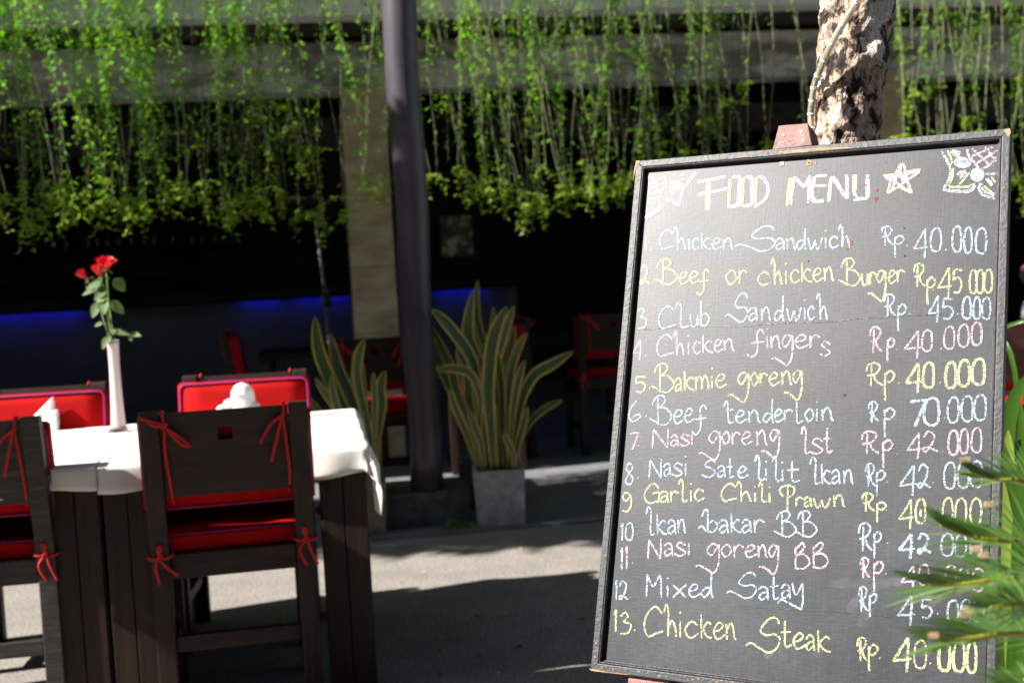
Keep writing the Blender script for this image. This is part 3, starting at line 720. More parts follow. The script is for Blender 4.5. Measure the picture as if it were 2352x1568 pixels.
# ------------------------------------------------------------------ things on the tables
ztab = tz + 0.006
def napkin_fan(loc, label, seed, kind):
    r2 = random.Random(seed); t = empty('napkin', loc, 0, label, 'napkin')
    if kind == 0:     # tall peak and a fan to the right
        mb = MB(); n = 40; m_ = 14; V = []; F = []
        for j in range(m_ + 1):
            s = j / m_; z = 0.105 * s
            for i in range(n):
                a = 2 * math.pi * i / n; r = 0.05 * (1 - s) ** 0.8 * (1 + 0.10 * math.sin(3 * a + 1)) + 0.002
                V.append((r * math.cos(a) * 1.15 + 0.012 * s, r * math.sin(a) * 0.6, z))
        for j in range(m_):
            for i in range(n): F.append((j * n + i, j * n + (i + 1) % n, (j + 1) * n + (i + 1) % n, (j + 1) * n + i))
        mb.add(V, F); mb.build('peak', M['napkin'], t, smooth=True)
        for q, (hh, tilt) in enumerate(((0.062, 0.62), (0.045, 0.20), (0.03, -0.12))):
            mb = MB(); n = 30; V = []; F = []
            for j in range(9):
                s = j / 8
                for i in range(n + 1):
                    u = i / n - .5; z0 = 0.008 + q * 0.0 + s * hh * math.sin(tilt + .15) + u * 0.034 * (0.35 + s)
                    V.append((0.025 + s * 0.085 * math.cos(tilt), -0.028 + 0.008 * math.sin(i * 1.3 + q) * s - 0.008 * q, max(0.001, z0 + 0.018 - 0.006 * q)))
            for j in range(8):
                for i in range(n): F.append((j * (n + 1) + i, j * (n + 1) + i + 1, (j + 1) * (n + 1) + i + 1, (j + 1) * (n + 1) + i))
            mb.add(V, F); o = mb.build('fold', M['napkin'], t, smooth=True); md = o.modifiers.new('thickness', 'SOLIDIFY'); md.thickness = 0.006
    else:             # rounded upright roll with ruffles to the left
        mb = MB(); n = 48; m_ = 18; V = []; F = []
        for j in range(m_ + 1):
            s = j / m_; z = 0.128 * s
            prof = 0.034 + 0.016 * math.sin(min(1, s * 1.05) * math.pi * 0.95) if s < 0.72 else 0.0485 * math.sqrt(max(0, 1 - ((s - .60) / .40) ** 2)) * 1.02
            for i in range(n):
                a = 2 * math.pi * i / n; r = prof * (1 + 0.05 * math.sin(5 * a + s * 2) + 0.05 * (1 if (i % 16) < 2 else 0) * s)
                V.append((r * math.cos(a) * .82, r * math.sin(a) * .7, z))
        for j in range(m_):
            for i in range(n): F.append((j * n + i, j * n + (i + 1) % n, (j + 1) * n + (i + 1) % n, (j + 1) * n + i))
        mb.add(V, F); mb.build('roll', M['napkin'], t, smooth=True)
        for q, (x, z, rx, rz_) in enumerate(((-.045, .052, .022, .020), (-.072, .036, .018, .017), (-.092, .022, .014, .015), (-.062, .016, .034, .016), (.044, .036, .017, .020), (.03, .014, .03, .014))):
            mb = MB(); n = 20; V = []; F = []
            for j in range(11):
                ph = math.pi * j / 10
                for i in range(n):
                    a = 2 * math.pi * i / n; k = 1 + 0.12 * math.sin(4 * a + q)
                    V.append((x + rx * math.sin(ph) * math.cos(a) * k, -0.012 * (q % 2) + 0.03 * math.sin(ph) * math.sin(a), max(.001, z + rz_ * math.cos(ph))))
            for j in range(10):
                for i in range(n): F.append((j * n + i, j * n + (i + 1) % n, (j + 1) * n + (i + 1) % n, (j + 1) * n + i))
            mb.add(V, F); mb.build('fold', M['napkin'], t, smooth=True)
    return t
p = gz(66, 987, ztab); q_ = napkin_fan((p.x, p.y, ztab), 'white napkin folded into a peak beside the weathered chair', 1, 0); q_.scale = (1.15, 1.15, 1.2)
p = gz(560, 960, ztab); napkin_fan((p.x, p.y, ztab), 'white napkin rolled upright behind the near chair back', 2, 1)
# cutlery by the left napkin
def cutlery(px, py, rz, label, fork):
    p = gz(px, py, ztab); t = empty('fork' if fork else 'knife', (p.x, p.y, ztab + .001), rz, label, 'fork' if fork else 'knife')
    mb = MB(); mb.tube([(-.10, 0, .003), (-.04, 0, .004), (0.02, 0, .005), (.04, 0, .007)], [.006, .0045, .003, .0025], 8); mb.build('handle', M['steel'], t, smooth=True)
    mb = MB()
    if fork:
        mb.box((.052, 0, .008), (.026, .02, .003))
        for k in range(4): mb.box((.082, -.0078 + .0052 * k, .009), (.036, .0026, .0025))
        mb.build('tines', M['steel'], t)
    else:
        mb.box((.085, 0, .006), (.095, .016, .002), taper=.9); mb.build('blade', M['steel'], t, bevel=.0008)
cutlery(180, 968, R_(12), 'steel fork lying on the white cloth between the peaked napkin and the vase', True)
cutlery(168, 976, R_(8), 'steel knife lying in front of the fork beside the peaked napkin', False)

# vase
vb = gz(273, 991, ztab); vt = at(259, 781, vb.y - 0.0)
vase = empty('vase', (vb.x, vb.y, ztab), 0, 'tall slender pink and white glass vase with clear foot on the left table', 'vase')
vh = vt.z - ztab; lean = vt.x - vb.x
s = vb.y / FPX
mb = MB(); prof = [(13, .02), (13.5, .05), (14, .10), (15, .2), (14.5, .35), (13.2, .5), (13, .65), (13.2, .8), (14, .93), (15.5, 1.0), (14.6, 1.0), (13, .93), (12, .8), (11.8, .5), (12.5, .2)]
# flared base, thin throat
prof = [(17.5, .035), (17, .07), (16, .14), (14.6, .25), (13.6, .38), (12.8, .52), (12.2, .68), (12.4, .82), (13.2, .94), (14.8, 1.0), (13.6, 1.0), (11.6, .94), (10.8, .8), (10.8, .5), (12, .2), (14, .05), (0.01, .045)]
mb.lathe([(r * s, z * vh) for r, z in prof], 32)
for i, v in enumerate(mb.v): mb.v[i] = (v[0] + lean * (v[2] / vh), v[1], v[2])
mb.build('body', M['vase'], vase, smooth=True)
mb = MB(); mb.lathe([(0.0, 0), (25 * s, 0), (25 * s, .004), (20 * s, .012), (17 * s, .02), (0.01, .02)], 32); mb.build('foot', M['glass'], vase, smooth=True)

def leaf_mesh(mb, base, tip, width, nrm, curl=0.15):
    base = Vector(base); tip = Vector(tip); ax = tip - base; L = ax.length; ax.normalize()
    sd = ax.cross(Vector(nrm)); sd = sd.normalized() if sd.length > 1e-5 else ax.orthogonal().normalized(); nn = sd.cross(ax)
    V = []; n = 6
    for i in range(n + 1):
        t_ = i / n; wv = width / 2 * math.sin(math.pi * min(1, t_ ** 0.75 * 0.98 + 0.01)) ** 0.8
        c = base + ax * L * t_ + nn * (-curl * L * t_ * t_)
        V += [c - sd * wv + nn * wv * 0.35, c, c + sd * wv + nn * wv * 0.35]
    F = []
    for i in range(n):
        a = i * 3; F += [(a, a + 1, a + 4, a + 3), (a + 1, a + 2, a + 5, a + 4)]
    mb.add(V, F)
def rose(name_label, top_px, Yt, size, openness, tilt, leaves, stempx, mat_stem, seed):
    r2 = random.Random(seed)
    o0 = Vector((vb.x, vb.y, ztab)); t = empty('rose', o0, 0, name_label, 'rose', 'red roses in the vase')
    P = [at(x, y, Yt if i else vb.y) - o0 for i, (x, y) in enumerate(stempx)]
    P = [Vector((0.0, 0, 0.05))] + P
    mb = MB(); mb.tube(P, [0.0026] * len(P), 7); mb.build('stem', mat_stem, t, smooth=True)
    head = P[-1]; hd = (P[-1] - P[-2]).normalized(); hd = (hd + Vector(tilt)).normalized()
    qx = hd.orthogonal().normalized(); qy = hd.cross(qx)
    S = size
    fl = None
    layers = [(3, .30, .95, .1), (4, .50, 1.0, .2), (5, .70, .98, .32), (5, .88, .92, .5)] if openness > .5 else [(3, .34, 1.0, 0), (3, .46, .98, .06), (4, .55, .94, .12)]
    mb = MB()
    for li, (cnt, rad, hh, fl_) in enumerate(layers):
        for k in range(cnt):
            a0 = 2 * math.pi * k / cnt + li * 0.7 + r2.uniform(-.15, .15); span = 2 * math.pi / cnt * 0.72
            V = []; F = []; na, nh = 9, 7
            for j in range(nh + 1):
                s_ = j / nh
                for i in range(na + 1):
                    u = i / na * 2 - 1; a = a0 + u * span * (0.55 + 0.45 * math.sin(math.pi * min(1, s_ + .25)))
                    rr_ = rad * S * .62 * (0.25 + 0.95 * math.sin(min(1.35, s_ * 1.5 + .1))) + fl_ * S * .45 * s_ ** 3
                    edge = (1 - 0.16 * u * u * s_) ; z = hh * S * 1.15 * s_ * edge - fl_ * S * .35 * s_ ** 4 + 0.03 * S * math.sin(u * 5 + k) * s_
                    V.append(head + qx * rr_ * math.cos(a) + qy * rr_ * math.sin(a) + hd * z)
            for j in range(nh):
                for i in range(na): b = j * (na + 1) + i; F.append((b, b + 1, b + na + 2, b + na + 1))
            mb.add(V, F)
    mb.build('flower', M['petal'], t, smooth=True)
    mb = MB()
    for k in range(5):
        a = 2 * math.pi * k / 5 + .3; dd = qx * math.cos(a) + qy * math.sin(a)
        leaf_mesh(mb, head, head + dd * S * .75 - hd * S * r2.uniform(-.1, .5), S * .22, hd)
    mb.build('sepals', M['roseleaf'], t, smooth=True)
    for (bx_, by_, tx_, ty_, w_, dy) in leaves:
        mb = MB(); b = at(bx_, by_, Yt) - o0; e = at(tx_, ty_, Yt + dy) - o0
        leaf_mesh(mb, b, e, w_ * Yt / FPX, (r2.uniform(-.3, .1), -.8, .55), .12); mb.build('leaf', M['roseleaf'], t, smooth=True)
    return t
YV = vb.y
rose('fully open red rose, topmost in the pink vase', None, YV + .03, 0.040, .8, (0.25, -.3, 0), [(262, 640, 287, 668, 30, 0), (255, 690, 285, 722, 24, .02), (250, 690, 232, 700, 20, .03), (252, 760, 300, 766, 16, -.02), (300, 766, 322, 770, 14, -.03), (297, 764, 302, 784, 12, -.02)],
     [(262, 780), (256, 740), (249, 690), (246, 640), (243, 618)], M['stemgreen'], 1)
rose('red rose just opening, below and in front of the topmost bloom', None, YV - .045, 0.042, .3, (-.1, -.2, 0), [(240, 650, 195, 660, 22, 0), (243, 665, 215, 688, 22, -.02), (230, 695, 210, 728, 26, -.03), (238, 690, 238, 720, 28, -.04), (243, 700, 220, 690, 30, .02)],
     [(257, 780), (249, 735), (242, 690), (238, 655), (233, 636)], M['stemgreen'], 2)
rose('small red rosebud leaning out to the left of the others', None, YV - .01, 0.036, .2, (-.35, -.1, 0), [(226, 662, 186, 676, 16, .0), (232, 700, 205, 708, 22, .02), (236, 742, 216, 748, 12, 0), (252, 772, 234, 800, 20, -.03)],
     [(252, 778), (240, 740), (228, 700), (214, 662), (200, 640)], M['stembrown'], 3)

# ------------------------------------------------------------------ potted snake plants
def sword(mb, pts, width, Ys, nrm=None, twist=0.0, seed=0):
    """leaf along the points (px, py) each at its own depth"""
    P = [at(x, y, Y) for (x, y), Y in zip(pts, Ys)]; out = []
    for i in range(len(P) - 1):
        p0 = P[max(i - 1, 0)]; p1 = P[i]; p2 = P[i + 1]; p3 = P[min(i + 2, len(P) - 1)]
        for k in range(6):
            u = k / 6; out.append(0.5 * ((2 * p1) + (p2 - p0) * u + (2 * p0 - 5 * p1 + 4 * p2 - p3) * u * u + (-p0 + 3 * p1 - 3 * p2 + p3) * u ** 3))
    out.append(P[-1]); n = len(out) - 1; V = []; F = []; UV = []
    C5 = 5
    for i, c in enumerate(out):
        t_ = i / n; ax = (out[min(i + 1, n)] - out[max(i - 1, 0)]).normalized()
        vw = Vector((math.sin(twist * t_ + seed * .9) * .55, -1, 0.15)).normalized()
        sd = ax.cross(vw).normalized(); nn = sd.cross(ax).normalized()
        prof = (0.45 + 0.55 * min(1, t_ / .55)) * (1 if t_ < .72 else max(0.02, math.cos((t_ - .72) / .28 * math.pi / 2) ** .8))
        w_ = width * prof / 2
        for k in range(C5):
            u = k / (C5 - 1) * 2 - 1; V.append(c + sd * u * w_ + nn * (0.22 * w_ * (u * u)) - nn * .1 * w_)
    m0 = len(V)
    for i in range(n):
        for k in range(C5 - 1):
            a = i * C5 + k; F.append((a, a + 1, a + C5 + 1, a + C5)); u0, u1 = k / 4, (k + 1) / 4; t0, t1 = i / n, (i + 1) / n
            UV.append(((u0, t0), (u1, t0), (u1, t1), (u0, t1)))
    mb.add(V, F, UV)
c4 = lambda x, y: (631.6 + .476 * x, 574 + .476 * y)
def snake_plant(label, pxpot, Yp, wpot, hpot, mpot, leaves, rz):
    loc = Vector((pxpot[0], pxpot[1], 0.012 if pxpot[1] > kerbp.y - 5 else 0)); t = empty('potted_snake_plant', loc, rz, label, 'potted plant', 'snake plants in stone pots')
    mb = MB(); w1 = wpot / 2; w0 = w1 * .90; th = .022
    V = []
    for (ww, z) in ((w0, 0), (w1, hpot), (w1 - th, hpot), (w1 - th * 1.4, hpot - .03)):
        V += [(-ww, -ww, z), (ww, -ww, z), (ww, ww, z), (-ww, ww, z)]
    F = [(3, 2, 1, 0)]
    for k in range(3):
        for j in range(4): F.append((k * 4 + j, k * 4 + (j + 1) % 4, k * 4 + 4 + (j + 1) % 4, k * 4 + 4 + j))
    mb.add(V, F); mb.build('pot', mpot, t, bevel=0.005)
    mb = MB(); ww = w1 - th * 1.3; mb.box((0, 0, hpot - .05), (ww * 2, ww * 2, .04)); mb.build('soil', M['soil'], t)
    Mi = Matrix.Rotation(-rz, 4, 'Z') @ Matrix.Translation(-loc)
    for i, (pts, w_, dY) in enumerate(leaves):
        mb = MB(); n = len(pts); Ys = [Yp + dY[0] + (dY[1] - dY[0]) * k / (n - 1) for k in range(n)]
        sword(mb, [c4(*q) for q in pts], w_, Ys, seed=i, twist=0.5 * math.sin(i * 2.1))
        mb.v = [tuple(Mi @ Vector(v)) for v in mb.v]
        o = mb.build('leaf', M['sans'], t, smooth=True); md = o.modifiers.new('thickness', 'SOLIDIFY'); md.thickness = .003
    return t
bl = gz(1097, 1212, .012); brr = gz(1212, 1205, .012); wp = (brr - bl).length; pc = (bl + brr) / 2 + Vector((-.01, wp / 2, 0))
L1 = [([(1060, 1060), (1045, 900), (1030, 650), (1055, 420), (1120, 272)], .062, (-.06, -.10)),
      ([(1090, 1058), (1085, 800), (1060, 600), (1100, 420), (1155, 268)], .052, (-.02, .0)),
      ([(1020, 1058), (990, 850), (960, 560), (850, 380), (757, 285)], .060, (-.02, -.06)),
      ([(1030, 1058), (1010, 800), (985, 560), (930, 400), (958, 192)], .060, (.02, .0)),
      ([(1040, 1055), (1035, 820), (1020, 520), (975, 330), (975, 145)], .040, (.06, .07)),
      ([(1000, 1058), (985, 870), (990, 720), (945, 600), (860, 572), (776, 577)], .042, (-.05, -.12)),
      ([(1010, 1060), (960, 880), (885, 700), (845, 560), (757, 370)], .052, (.03, .08)),
      ([(980, 1055), (930, 900), (870, 760), (842, 672)], .034, (-.06, -.10)),
      ([(1010, 1062), (1000, 960), (975, 880), (930, 760)], .036, (-.07, -.09)),
      ([(1130, 1058), (1120, 860), (1130, 640), (1160, 500), (1217, 398)], .046, (.0, .04)),
      ([(1130, 1060), (1140, 880), (1150, 760), (1175, 620), (1205, 532)], .036, (-.04, -.06)),
      ([(1145, 1055), (1165, 860), (1190, 720), (1250, 605), (1340, 550), (1438, 488)], .052, (-.03, -.03)),
      ([(1150, 1055), (1175, 930), (1240, 820), (1310, 760), (1387, 724)], .034, (.02, .04)),
      ([(1150, 1060), (1165, 960), (1195, 850), (1218, 755)], .034, (-.06, -.08)),
      ([(1160, 1062), (1150, 990), (1125, 930), (1100, 880)], .030, (-.08, -.10)),
      ([(1080, 1055), (1060, 800), (1050, 500), (1055, 272)], .040, (.05, .07)),
      ([(1100, 1055), (1110, 800), (1125, 560), (1158, 365)], .044, (.05, .08)),
      ([(1060, 1055), (1020, 760), (1000, 560), (1010, 450)], .040, (.0, .02)),
      ([(1010, 1055), (985, 900), (960, 790), (935, 700), (920, 560), (880, 480)], .044, (.04, .05)),
      ([(1120, 1055), (1100, 900), (1095, 700), (1080, 560), (1070, 480)], .042, (-.03, -.02))]
Yp1 = pc.y
snake_plant('tall yellow edged snake plant in a square grey stone pot right of the column', (pc.x, pc.y), Yp1, wp * 1.04, 0.265, M['potstone'], L1, R_(3))
bl2 = gz(765, 1234, .012); br2 = gz(889, 1226, .012); wp2 = (br2 - bl2).length; pc2 = (bl2 + br2) / 2 + Vector((-.01, wp2 / 2, 0))
L2 = [([(455, 1165), (400, 920), (300, 700), (215, 500), (192, 320)], .060, (-.05, -.05)),
      ([(460, 1165), (420, 900), (360, 700), (300, 560), (266, 400)], .060, (.0, .02)),
      ([(470, 1165), (455, 900), (400, 640), (400, 520), (430, 433)], .050, (-.06, -.08)),
      ([(480, 1165), (490, 930), (515, 760), (510, 660), (530, 582)], .046, (-.04, -.04)),
      ([(485, 1165), (480, 900), (480, 700), (472, 590)], .030, (-.07, -.1)),
      ([(440, 1165), (380, 900), (280, 740), (192, 618)], .044, (-.02, -.08)),
      ([(445, 1165), (390, 930), (300, 760), (268, 600)], .044, (-.07, -.09)),
      ([(450, 1165), (400, 900), (330, 760), (235, 585)], .040, (.06, .08)),
      ([(460, 1165), (430, 900), (390, 740), (375, 562)], .036, (.03, .04)),
      ([(440, 1165), (360, 950), (250, 830), (163, 705)], .036, (-.03, -.05)),
      ([(470, 1165), (445, 930), (430, 760), (415, 600), (420, 540)], .040, (.05, .06)),
      ([(490, 1160), (500, 1010), (495, 850), (512, 720)], .030, (.0, .0))]
snake_plant('snake plant in a brown mossy pot half hidden by the hanging tablecloth corner', (pc2.x, pc2.y), pc2.y, wp2 * 1.05, .245, M['potbrown'], L2, R_(6))
bl3 = gz(1070, 1140, .012)
L3 = [([(960, 1040), (900, 800), (800, 560), (757, 420)], .046, (.0, .0)), ([(965, 1040), (920, 820), (850, 640), (800, 520)], .040, (.03, .03)),
      ([(975, 1040), (960, 820), (900, 560), (880, 470)], .040, (.0, .05))]
snake_plant('shaded snake plant in a dark pot behind the grey stone pot', (bl3.x + .10, 6.45), 6.45, .24, .24, M['plinth'], L3, R_(5))

# a few dry leaves and crumbs on the yard
for q in range(26):
    p = gz(rnd.uniform(860, 1370), rnd.uniform(1240, 1560), 0); o_ = empty('fallen_leaf', (p.x, p.y, .002), rnd.uniform(0, 6.28), 'small dry leaf lying on the asphalt between table and menu board', 'leaf', 'dry leaves on the asphalt')
    mb = MB(); L = rnd.uniform(.012, .03); leaf_mesh(mb, (0, 0, .003), (L, 0, .004), L * .5, (0, 0, 1), .2); mb.build('blade', M['scorched'] if q % 2 else M['hole'], o_)
# weeds at the foot of the pot
wd_ = gz(1053, 1216, .0)
weed = empty('weed', (wd_.x, wd_.y - .02, 0), 0, 'small green weed sprouting at the foot of the column plinth beside the grey pot', 'weed')
for q, (ox, hh) in enumerate(((-.05, .05), (0, .06), (.05, .055), (.09, .075))):
    mb = MB()
    for k in range(16):
        a = rnd.uniform(0, 6.28); r = rnd.uniform(.005, .03); b = Vector((ox + r * math.cos(a) * .4, r * math.sin(a) * .4, rnd.uniform(.0, hh * .6)))
        leaf_mesh(mb, b, b + Vector((math.cos(a) * .022, math.sin(a) * .02, rnd.uniform(.005, .03))), .012, (0, -.3, 1))
    for k in range(3): mb.tube([(ox, 0, 0), (ox + rnd.uniform(-.02, .02), rnd.uniform(-.01, .01), hh * .8)], .0012, 4)
    mb.build('sprig', M['vineleaf'], weed)

# ------------------------------------------------------------------ the tree behind the board
def tree():
    Yt = 2.5
    pxs = [(1975, -60, 170), (1971, 0, 164), (1964, 80, 158), (1957, 158, 152), (1944, 253, 158), (1937, 332, 153), (1925, 450, 156), (1905, 640, 160), (1880, 900, 168), (1850, 1250, 185)]
    pts = []; 
    for x, y, w_ in pxs: p = at(x, y, Yt); pts.append((p, w_ * Yt / FPX / 2))
    b0 = pts[-1][0]; base = Vector((b0.x - 0.03, Yt, 0)); pts.append((Vector((b0.x - .02, Yt, .12)), .10)); pts.append((base, .125))
    pts = pts[::-1]
    t0 = pts[-1][0]; d = (pts[-1][0] - pts[-3][0]).normalized()
    t = empty('tree', base, 0, 'tree with flaking pinkish brown bark rising behind the menu board', 'tree')
    for k in range(1, 8): pts.append((t0 + d * (k * 0.16) + Vector((.02 * math.sin(k), .01 * k, 0)), pts[-1][1] * .97))
    P = []; Rr = []
    for i in range(len(pts) - 1):
        a, ra = pts[i]; b, rb = pts[i + 1]; n = max(2, int((b - a).length / .008))
        for k in range(n): P.append(a.lerp(b, k / n) - base); Rr.append(ra + (rb - ra) * k / n)
    P.append(pts[-1][0] - base); Rr.append(pts[-1][1])
    mb = MB(); mb.tube(P, Rr, 96); out = []
    for v in mb.v:
        V = Vector(v); ax = min(P, key=lambda q: abs(q.z - V.z)) if False else None
        out.append(V)
    n = 96
    for i in range(len(P)):
        for k in range(n):
            V = Vector(mb.v[i * n + k]); dr = (V - P[i]).normalized(); q = V * 1.0
            a1 = mnoise.noise(Vector((q.x * 11, q.y * 11, q.z * 6))); a2 = mnoise.noise(Vector((q.x * 38, q.y * 38, q.z * 22 + 5))); a3 = mnoise.noise(Vector((q.x * 100, q.y * 100, q.z * 70)))
            plate = math.tanh(a2 * 6) * .0045
            mb.v[i * n + k] = tuple(V + dr * (a1 * .007 + plate * 1.0 + a3 * .0035))
    mb.build('trunk', M['bark'], t, smooth=False)
    topp = P[-1]; r3 = random.Random(5)
    for q in range(4):
        a = q * 1.57 + .4; e1 = topp + Vector((math.cos(a) * .35, math.sin(a) * .35, .45)); e2 = e1 + Vector((math.cos(a) * .3, math.sin(a) * .3, .35))
        mb = MB(); mb.tube([topp - Vector((0, 0, .05)), topp.lerp(e1, .5) + Vector((0, 0, .05)), e1, e2], [.055, .04, .03, .015], 10); mb.build('limb', M['bark'], t, smooth=True)
    mb = MB()
    for k in range(900):
        a = r3.uniform(0, 6.28); rr_ = .85 * math.sqrt(r3.random()); c = topp + Vector((math.cos(a) * rr_, math.sin(a) * rr_, .75 + r3.uniform(-.18, .35)))
        dd = Vector((r3.uniform(-1, 1), r3.uniform(-1, 1), r3.uniform(-.5, .5))).normalized()
        leaf_mesh(mb, c, c + dd * .12, .045, (0, 0, 1))
    mb.build('crown', M['shadeleaf'], t)['kind'] = 'stuff'
    # rope light
    rl = [(1990, -60), (1970, 0), (1933, 60), (1905, 110), (1886, 155), (1872, 190), (1866, 225), (1862, 262), (1864, 300), (1866, 330), (1868, 380), (1880, 470)]
    Yc = [Yt - .104, Yt - .104, Yt - .098, Yt - .088, Yt - .075, Yt - .05, Yt - .03, Yt - .02, Yt - .02, Yt - .02, Yt - .02, Yt - .02]
    Pp = [at(x, y, Y) for (x, y), Y in zip(rl, Yc)]; o0 = Pp[0]
    out = []
    for i in range(len(Pp) - 1):
        p0 = Pp[max(i - 1, 0)]; p1 = Pp[i]; p2 = Pp[i + 1]; p3 = Pp[min(i + 2, len(Pp) - 1)]
        for k in range(6):
            u = k / 6; out.append(0.5 * ((2 * p1) + (p2 - p0) * u + (2 * p0 - 5 * p1 + 4 * p2 - p3) * u * u + (-p0 + 3 * p1 - 3 * p2 + p3) * u ** 3))
    out.append(Pp[-1])
    rt = empty('rope_light', o0, 0, 'clear plastic rope light running down the left side of the tree trunk', 'rope light')
    mb = MB(); mb.tube([q - o0 for q in out], .0063, 14); mb.build('tube', M['ropelight'], rt, smooth=True)
    for k in range(2, len(out) - 2, 5):
        dd = (out[k + 1] - out[k]).normalized(); mb = MB(); mb.tube([out[k] - o0 - dd * .0015, out[k] - o0 + dd * .0015], .0067, 14); mb.build('seam', M['napkin'], rt, smooth=True)
tree()

# ------------------------------------------------------------------ the menu board on its easel
BC = Vector((0.43787512, 1.96866134, 0.99814766)); ya, le, ri = -0.5206238, -0.30920235, 0.00598094
BM = (Matrix.Rotation(ya, 3, 'Z') @ Matrix.Rotation(le, 3, 'X') @ Matrix.Rotation(ri, 3, 'Y'))
BMi = BM.transposed(); BN = -(BM @ Vector((0, 1, 0)))
board = empty('menu_board', BC, 0, 'black chalkboard food menu in a chipped black frame leaning on an easel', 'menu board')
board.rotation_mode = 'QUATERNION'; board.rotation_quaternion = BM.to_quaternion()
SB = 2352 / 4096
OY = [0.0015]
def onb(sx, sy):
    """source pixel of the 4096 px photograph -> (x, z) on the board face"""
    d = ray(sx * SB, sy * SB); t_ = (BC - BN * OY[0] - CAM).dot(BN) / d.dot(BN); q = BMi @ (CAM + d * t_ - BC); return q.x, q.z
BW, BH = 0.6165, 0.8690; FRW = 0.0118; MW = 0.009
mb = MB(); mb.box((0, 0.0045, 0), (BW - 0.02, 0.006, BH - 0.02)); mb.build('panel', M['board'], board)   # face at y = +0.004
FACE = 0.0015
def rail(name, a, b, inner0, inner1, y0, y1, mat, inset):
    """mitred rail on one side; side given by outer corners a,b, inner corners"""
    mb = MB(); V = [(a[0], y0, a[1]), (b[0], y0, b[1]), (inner1[0], y0, inner1[1]), (inner0[0], y0, inner0[1]),
                    (a[0], y1, a[1]), (b[0], y1, b[1]), (inner1[0], y1, inner1[1]), (inner0[0], y1, inner0[1])]
    F = [(0, 1, 2, 3), (7, 6, 5, 4), (0, 4, 5, 1), (1, 5, 6, 2), (2, 6, 7, 3), (3, 7, 4, 0)]
    mb.add(V, F); return mb.build(name, mat, board, bevel=0.0012)
def rectc(w_, h_): return [(-w_ / 2, h_ / 2), (w_ / 2, h_ / 2), (w_ / 2, -h_ / 2), (-w_ / 2, -h_ / 2)]
g_ = .0004
O = rectc(BW, BH); I = rectc(BW - 2 * FRW, BH - 2 * FRW)
for k in range(4): rail('frame_rail', O[k], O[(k + 1) % 4], I[k], I[(k + 1) % 4], -0.0085, 0.012, M['paint'], 0)
# rounded moulding with a stepped inner lip
for k in range(4):
    a = I[k]; b = I[(k + 1) % 4]; mb = MB()
    prof = [(0, -.0066), (.0006, -.0076), (.0018, -.0080), (.0032, -.0072), (.0042, -.0050), (.0046, -.0025), (.0047, -.0012), (.0054, -.0012), (.0060, -.0009), (.0061, .0014)]
    ins = lambda c, t_: (c[0] - math.copysign(t_, c[0]), c[1] - math.copysign(t_, c[1]))
    V = []; 
    for t_, y in prof:
        p1 = ins(a, t_); p2 = ins(b, t_); V += [(p1[0], y, p1[1]), (p2[0], y, p2[1])]
    F = [(2 * i + 1, 2 * i, 2 * i + 2, 2 * i + 3) for i in range(len(prof) - 1)]
    mb.add(V, F); mb.build('moulding', M['paintsmooth'], board, smooth=False)
for (sx, sy) in ((3076, 618), (3398, 592), (3715, 563), (3988, 536), (2520, 730), (2546, 796), (2520, 1015), (2410, 2070), (2381, 2569), (2381, 2625), (2419, 2669), (2464, 2676), (2804, 2712), (4002, 1222), (4018, 762)):
    x, z = onb(sx, sy); 
    x = max(min(x, BW / 2 - .006), -BW / 2 + .006); z = max(min(z, BH / 2 - .006), -BH / 2 + .006)
    mb = MB(); mb.lathe([(0, -.0006), (.0022, -.0004), (.0025, .0004)], 12); mb.v = [(x + v[0], -.0088 + v[2], z + v[1]) for v in mb.v]; mb.build('nail', M['rust'], board)
# bare wood chips on the frame edges
def chip(pts, mat=M['rawwood'], y=-0.0090):
    mb = MB(); q = [onb(*p_) for p_ in pts]; cx_ = sum(a for a, b in q) / len(q); cz_ = sum(b for a, b in q) / len(q)
    V = [(cx_, y - .0002, cz_)] + [(a, y, b) for a, b in q]; n = len(q)
    mb.add(V, [(0, 1 + (i + 1) % n, 1 + i) for i in range(n)]); mb.build('chip', mat, board)
chip([(2553, 652), (2572, 650), (2558, 668), (2548, 700), (2540, 735), (2546, 690)])
chip([(3095, 620), (3160, 612), (3230, 606), (3330, 599), (3405, 598), (3420, 602), (3330, 608), (3240, 614), (3230, 619), (3150, 622)])
chip([(2965, 634), (3005, 632), (2998, 637), (2968, 639)]); chip([(2890, 641), (2910, 639), (2905, 643)]); chip([(2835, 643), (2852, 645), (2838, 647)])
chip([(2368, 2672), (2395, 2676), (2440, 2686), (2510, 2694), (2530, 2698), (2470, 2692), (2400, 2684), (2374, 2680)])
chip([(4044, 524), (4047, 540), (4041, 560), (4028, 545), (4020, 528)])
for (sx, sy) in ((2560, 2683), (2640, 2699), (2775, 2713), (2870, 2722), (2935, 2723), (2890, 2718)): chip([(sx, sy), (sx + 14, sy + 1), (sx + 10, sy + 4), (sx + 2, sy + 4)])
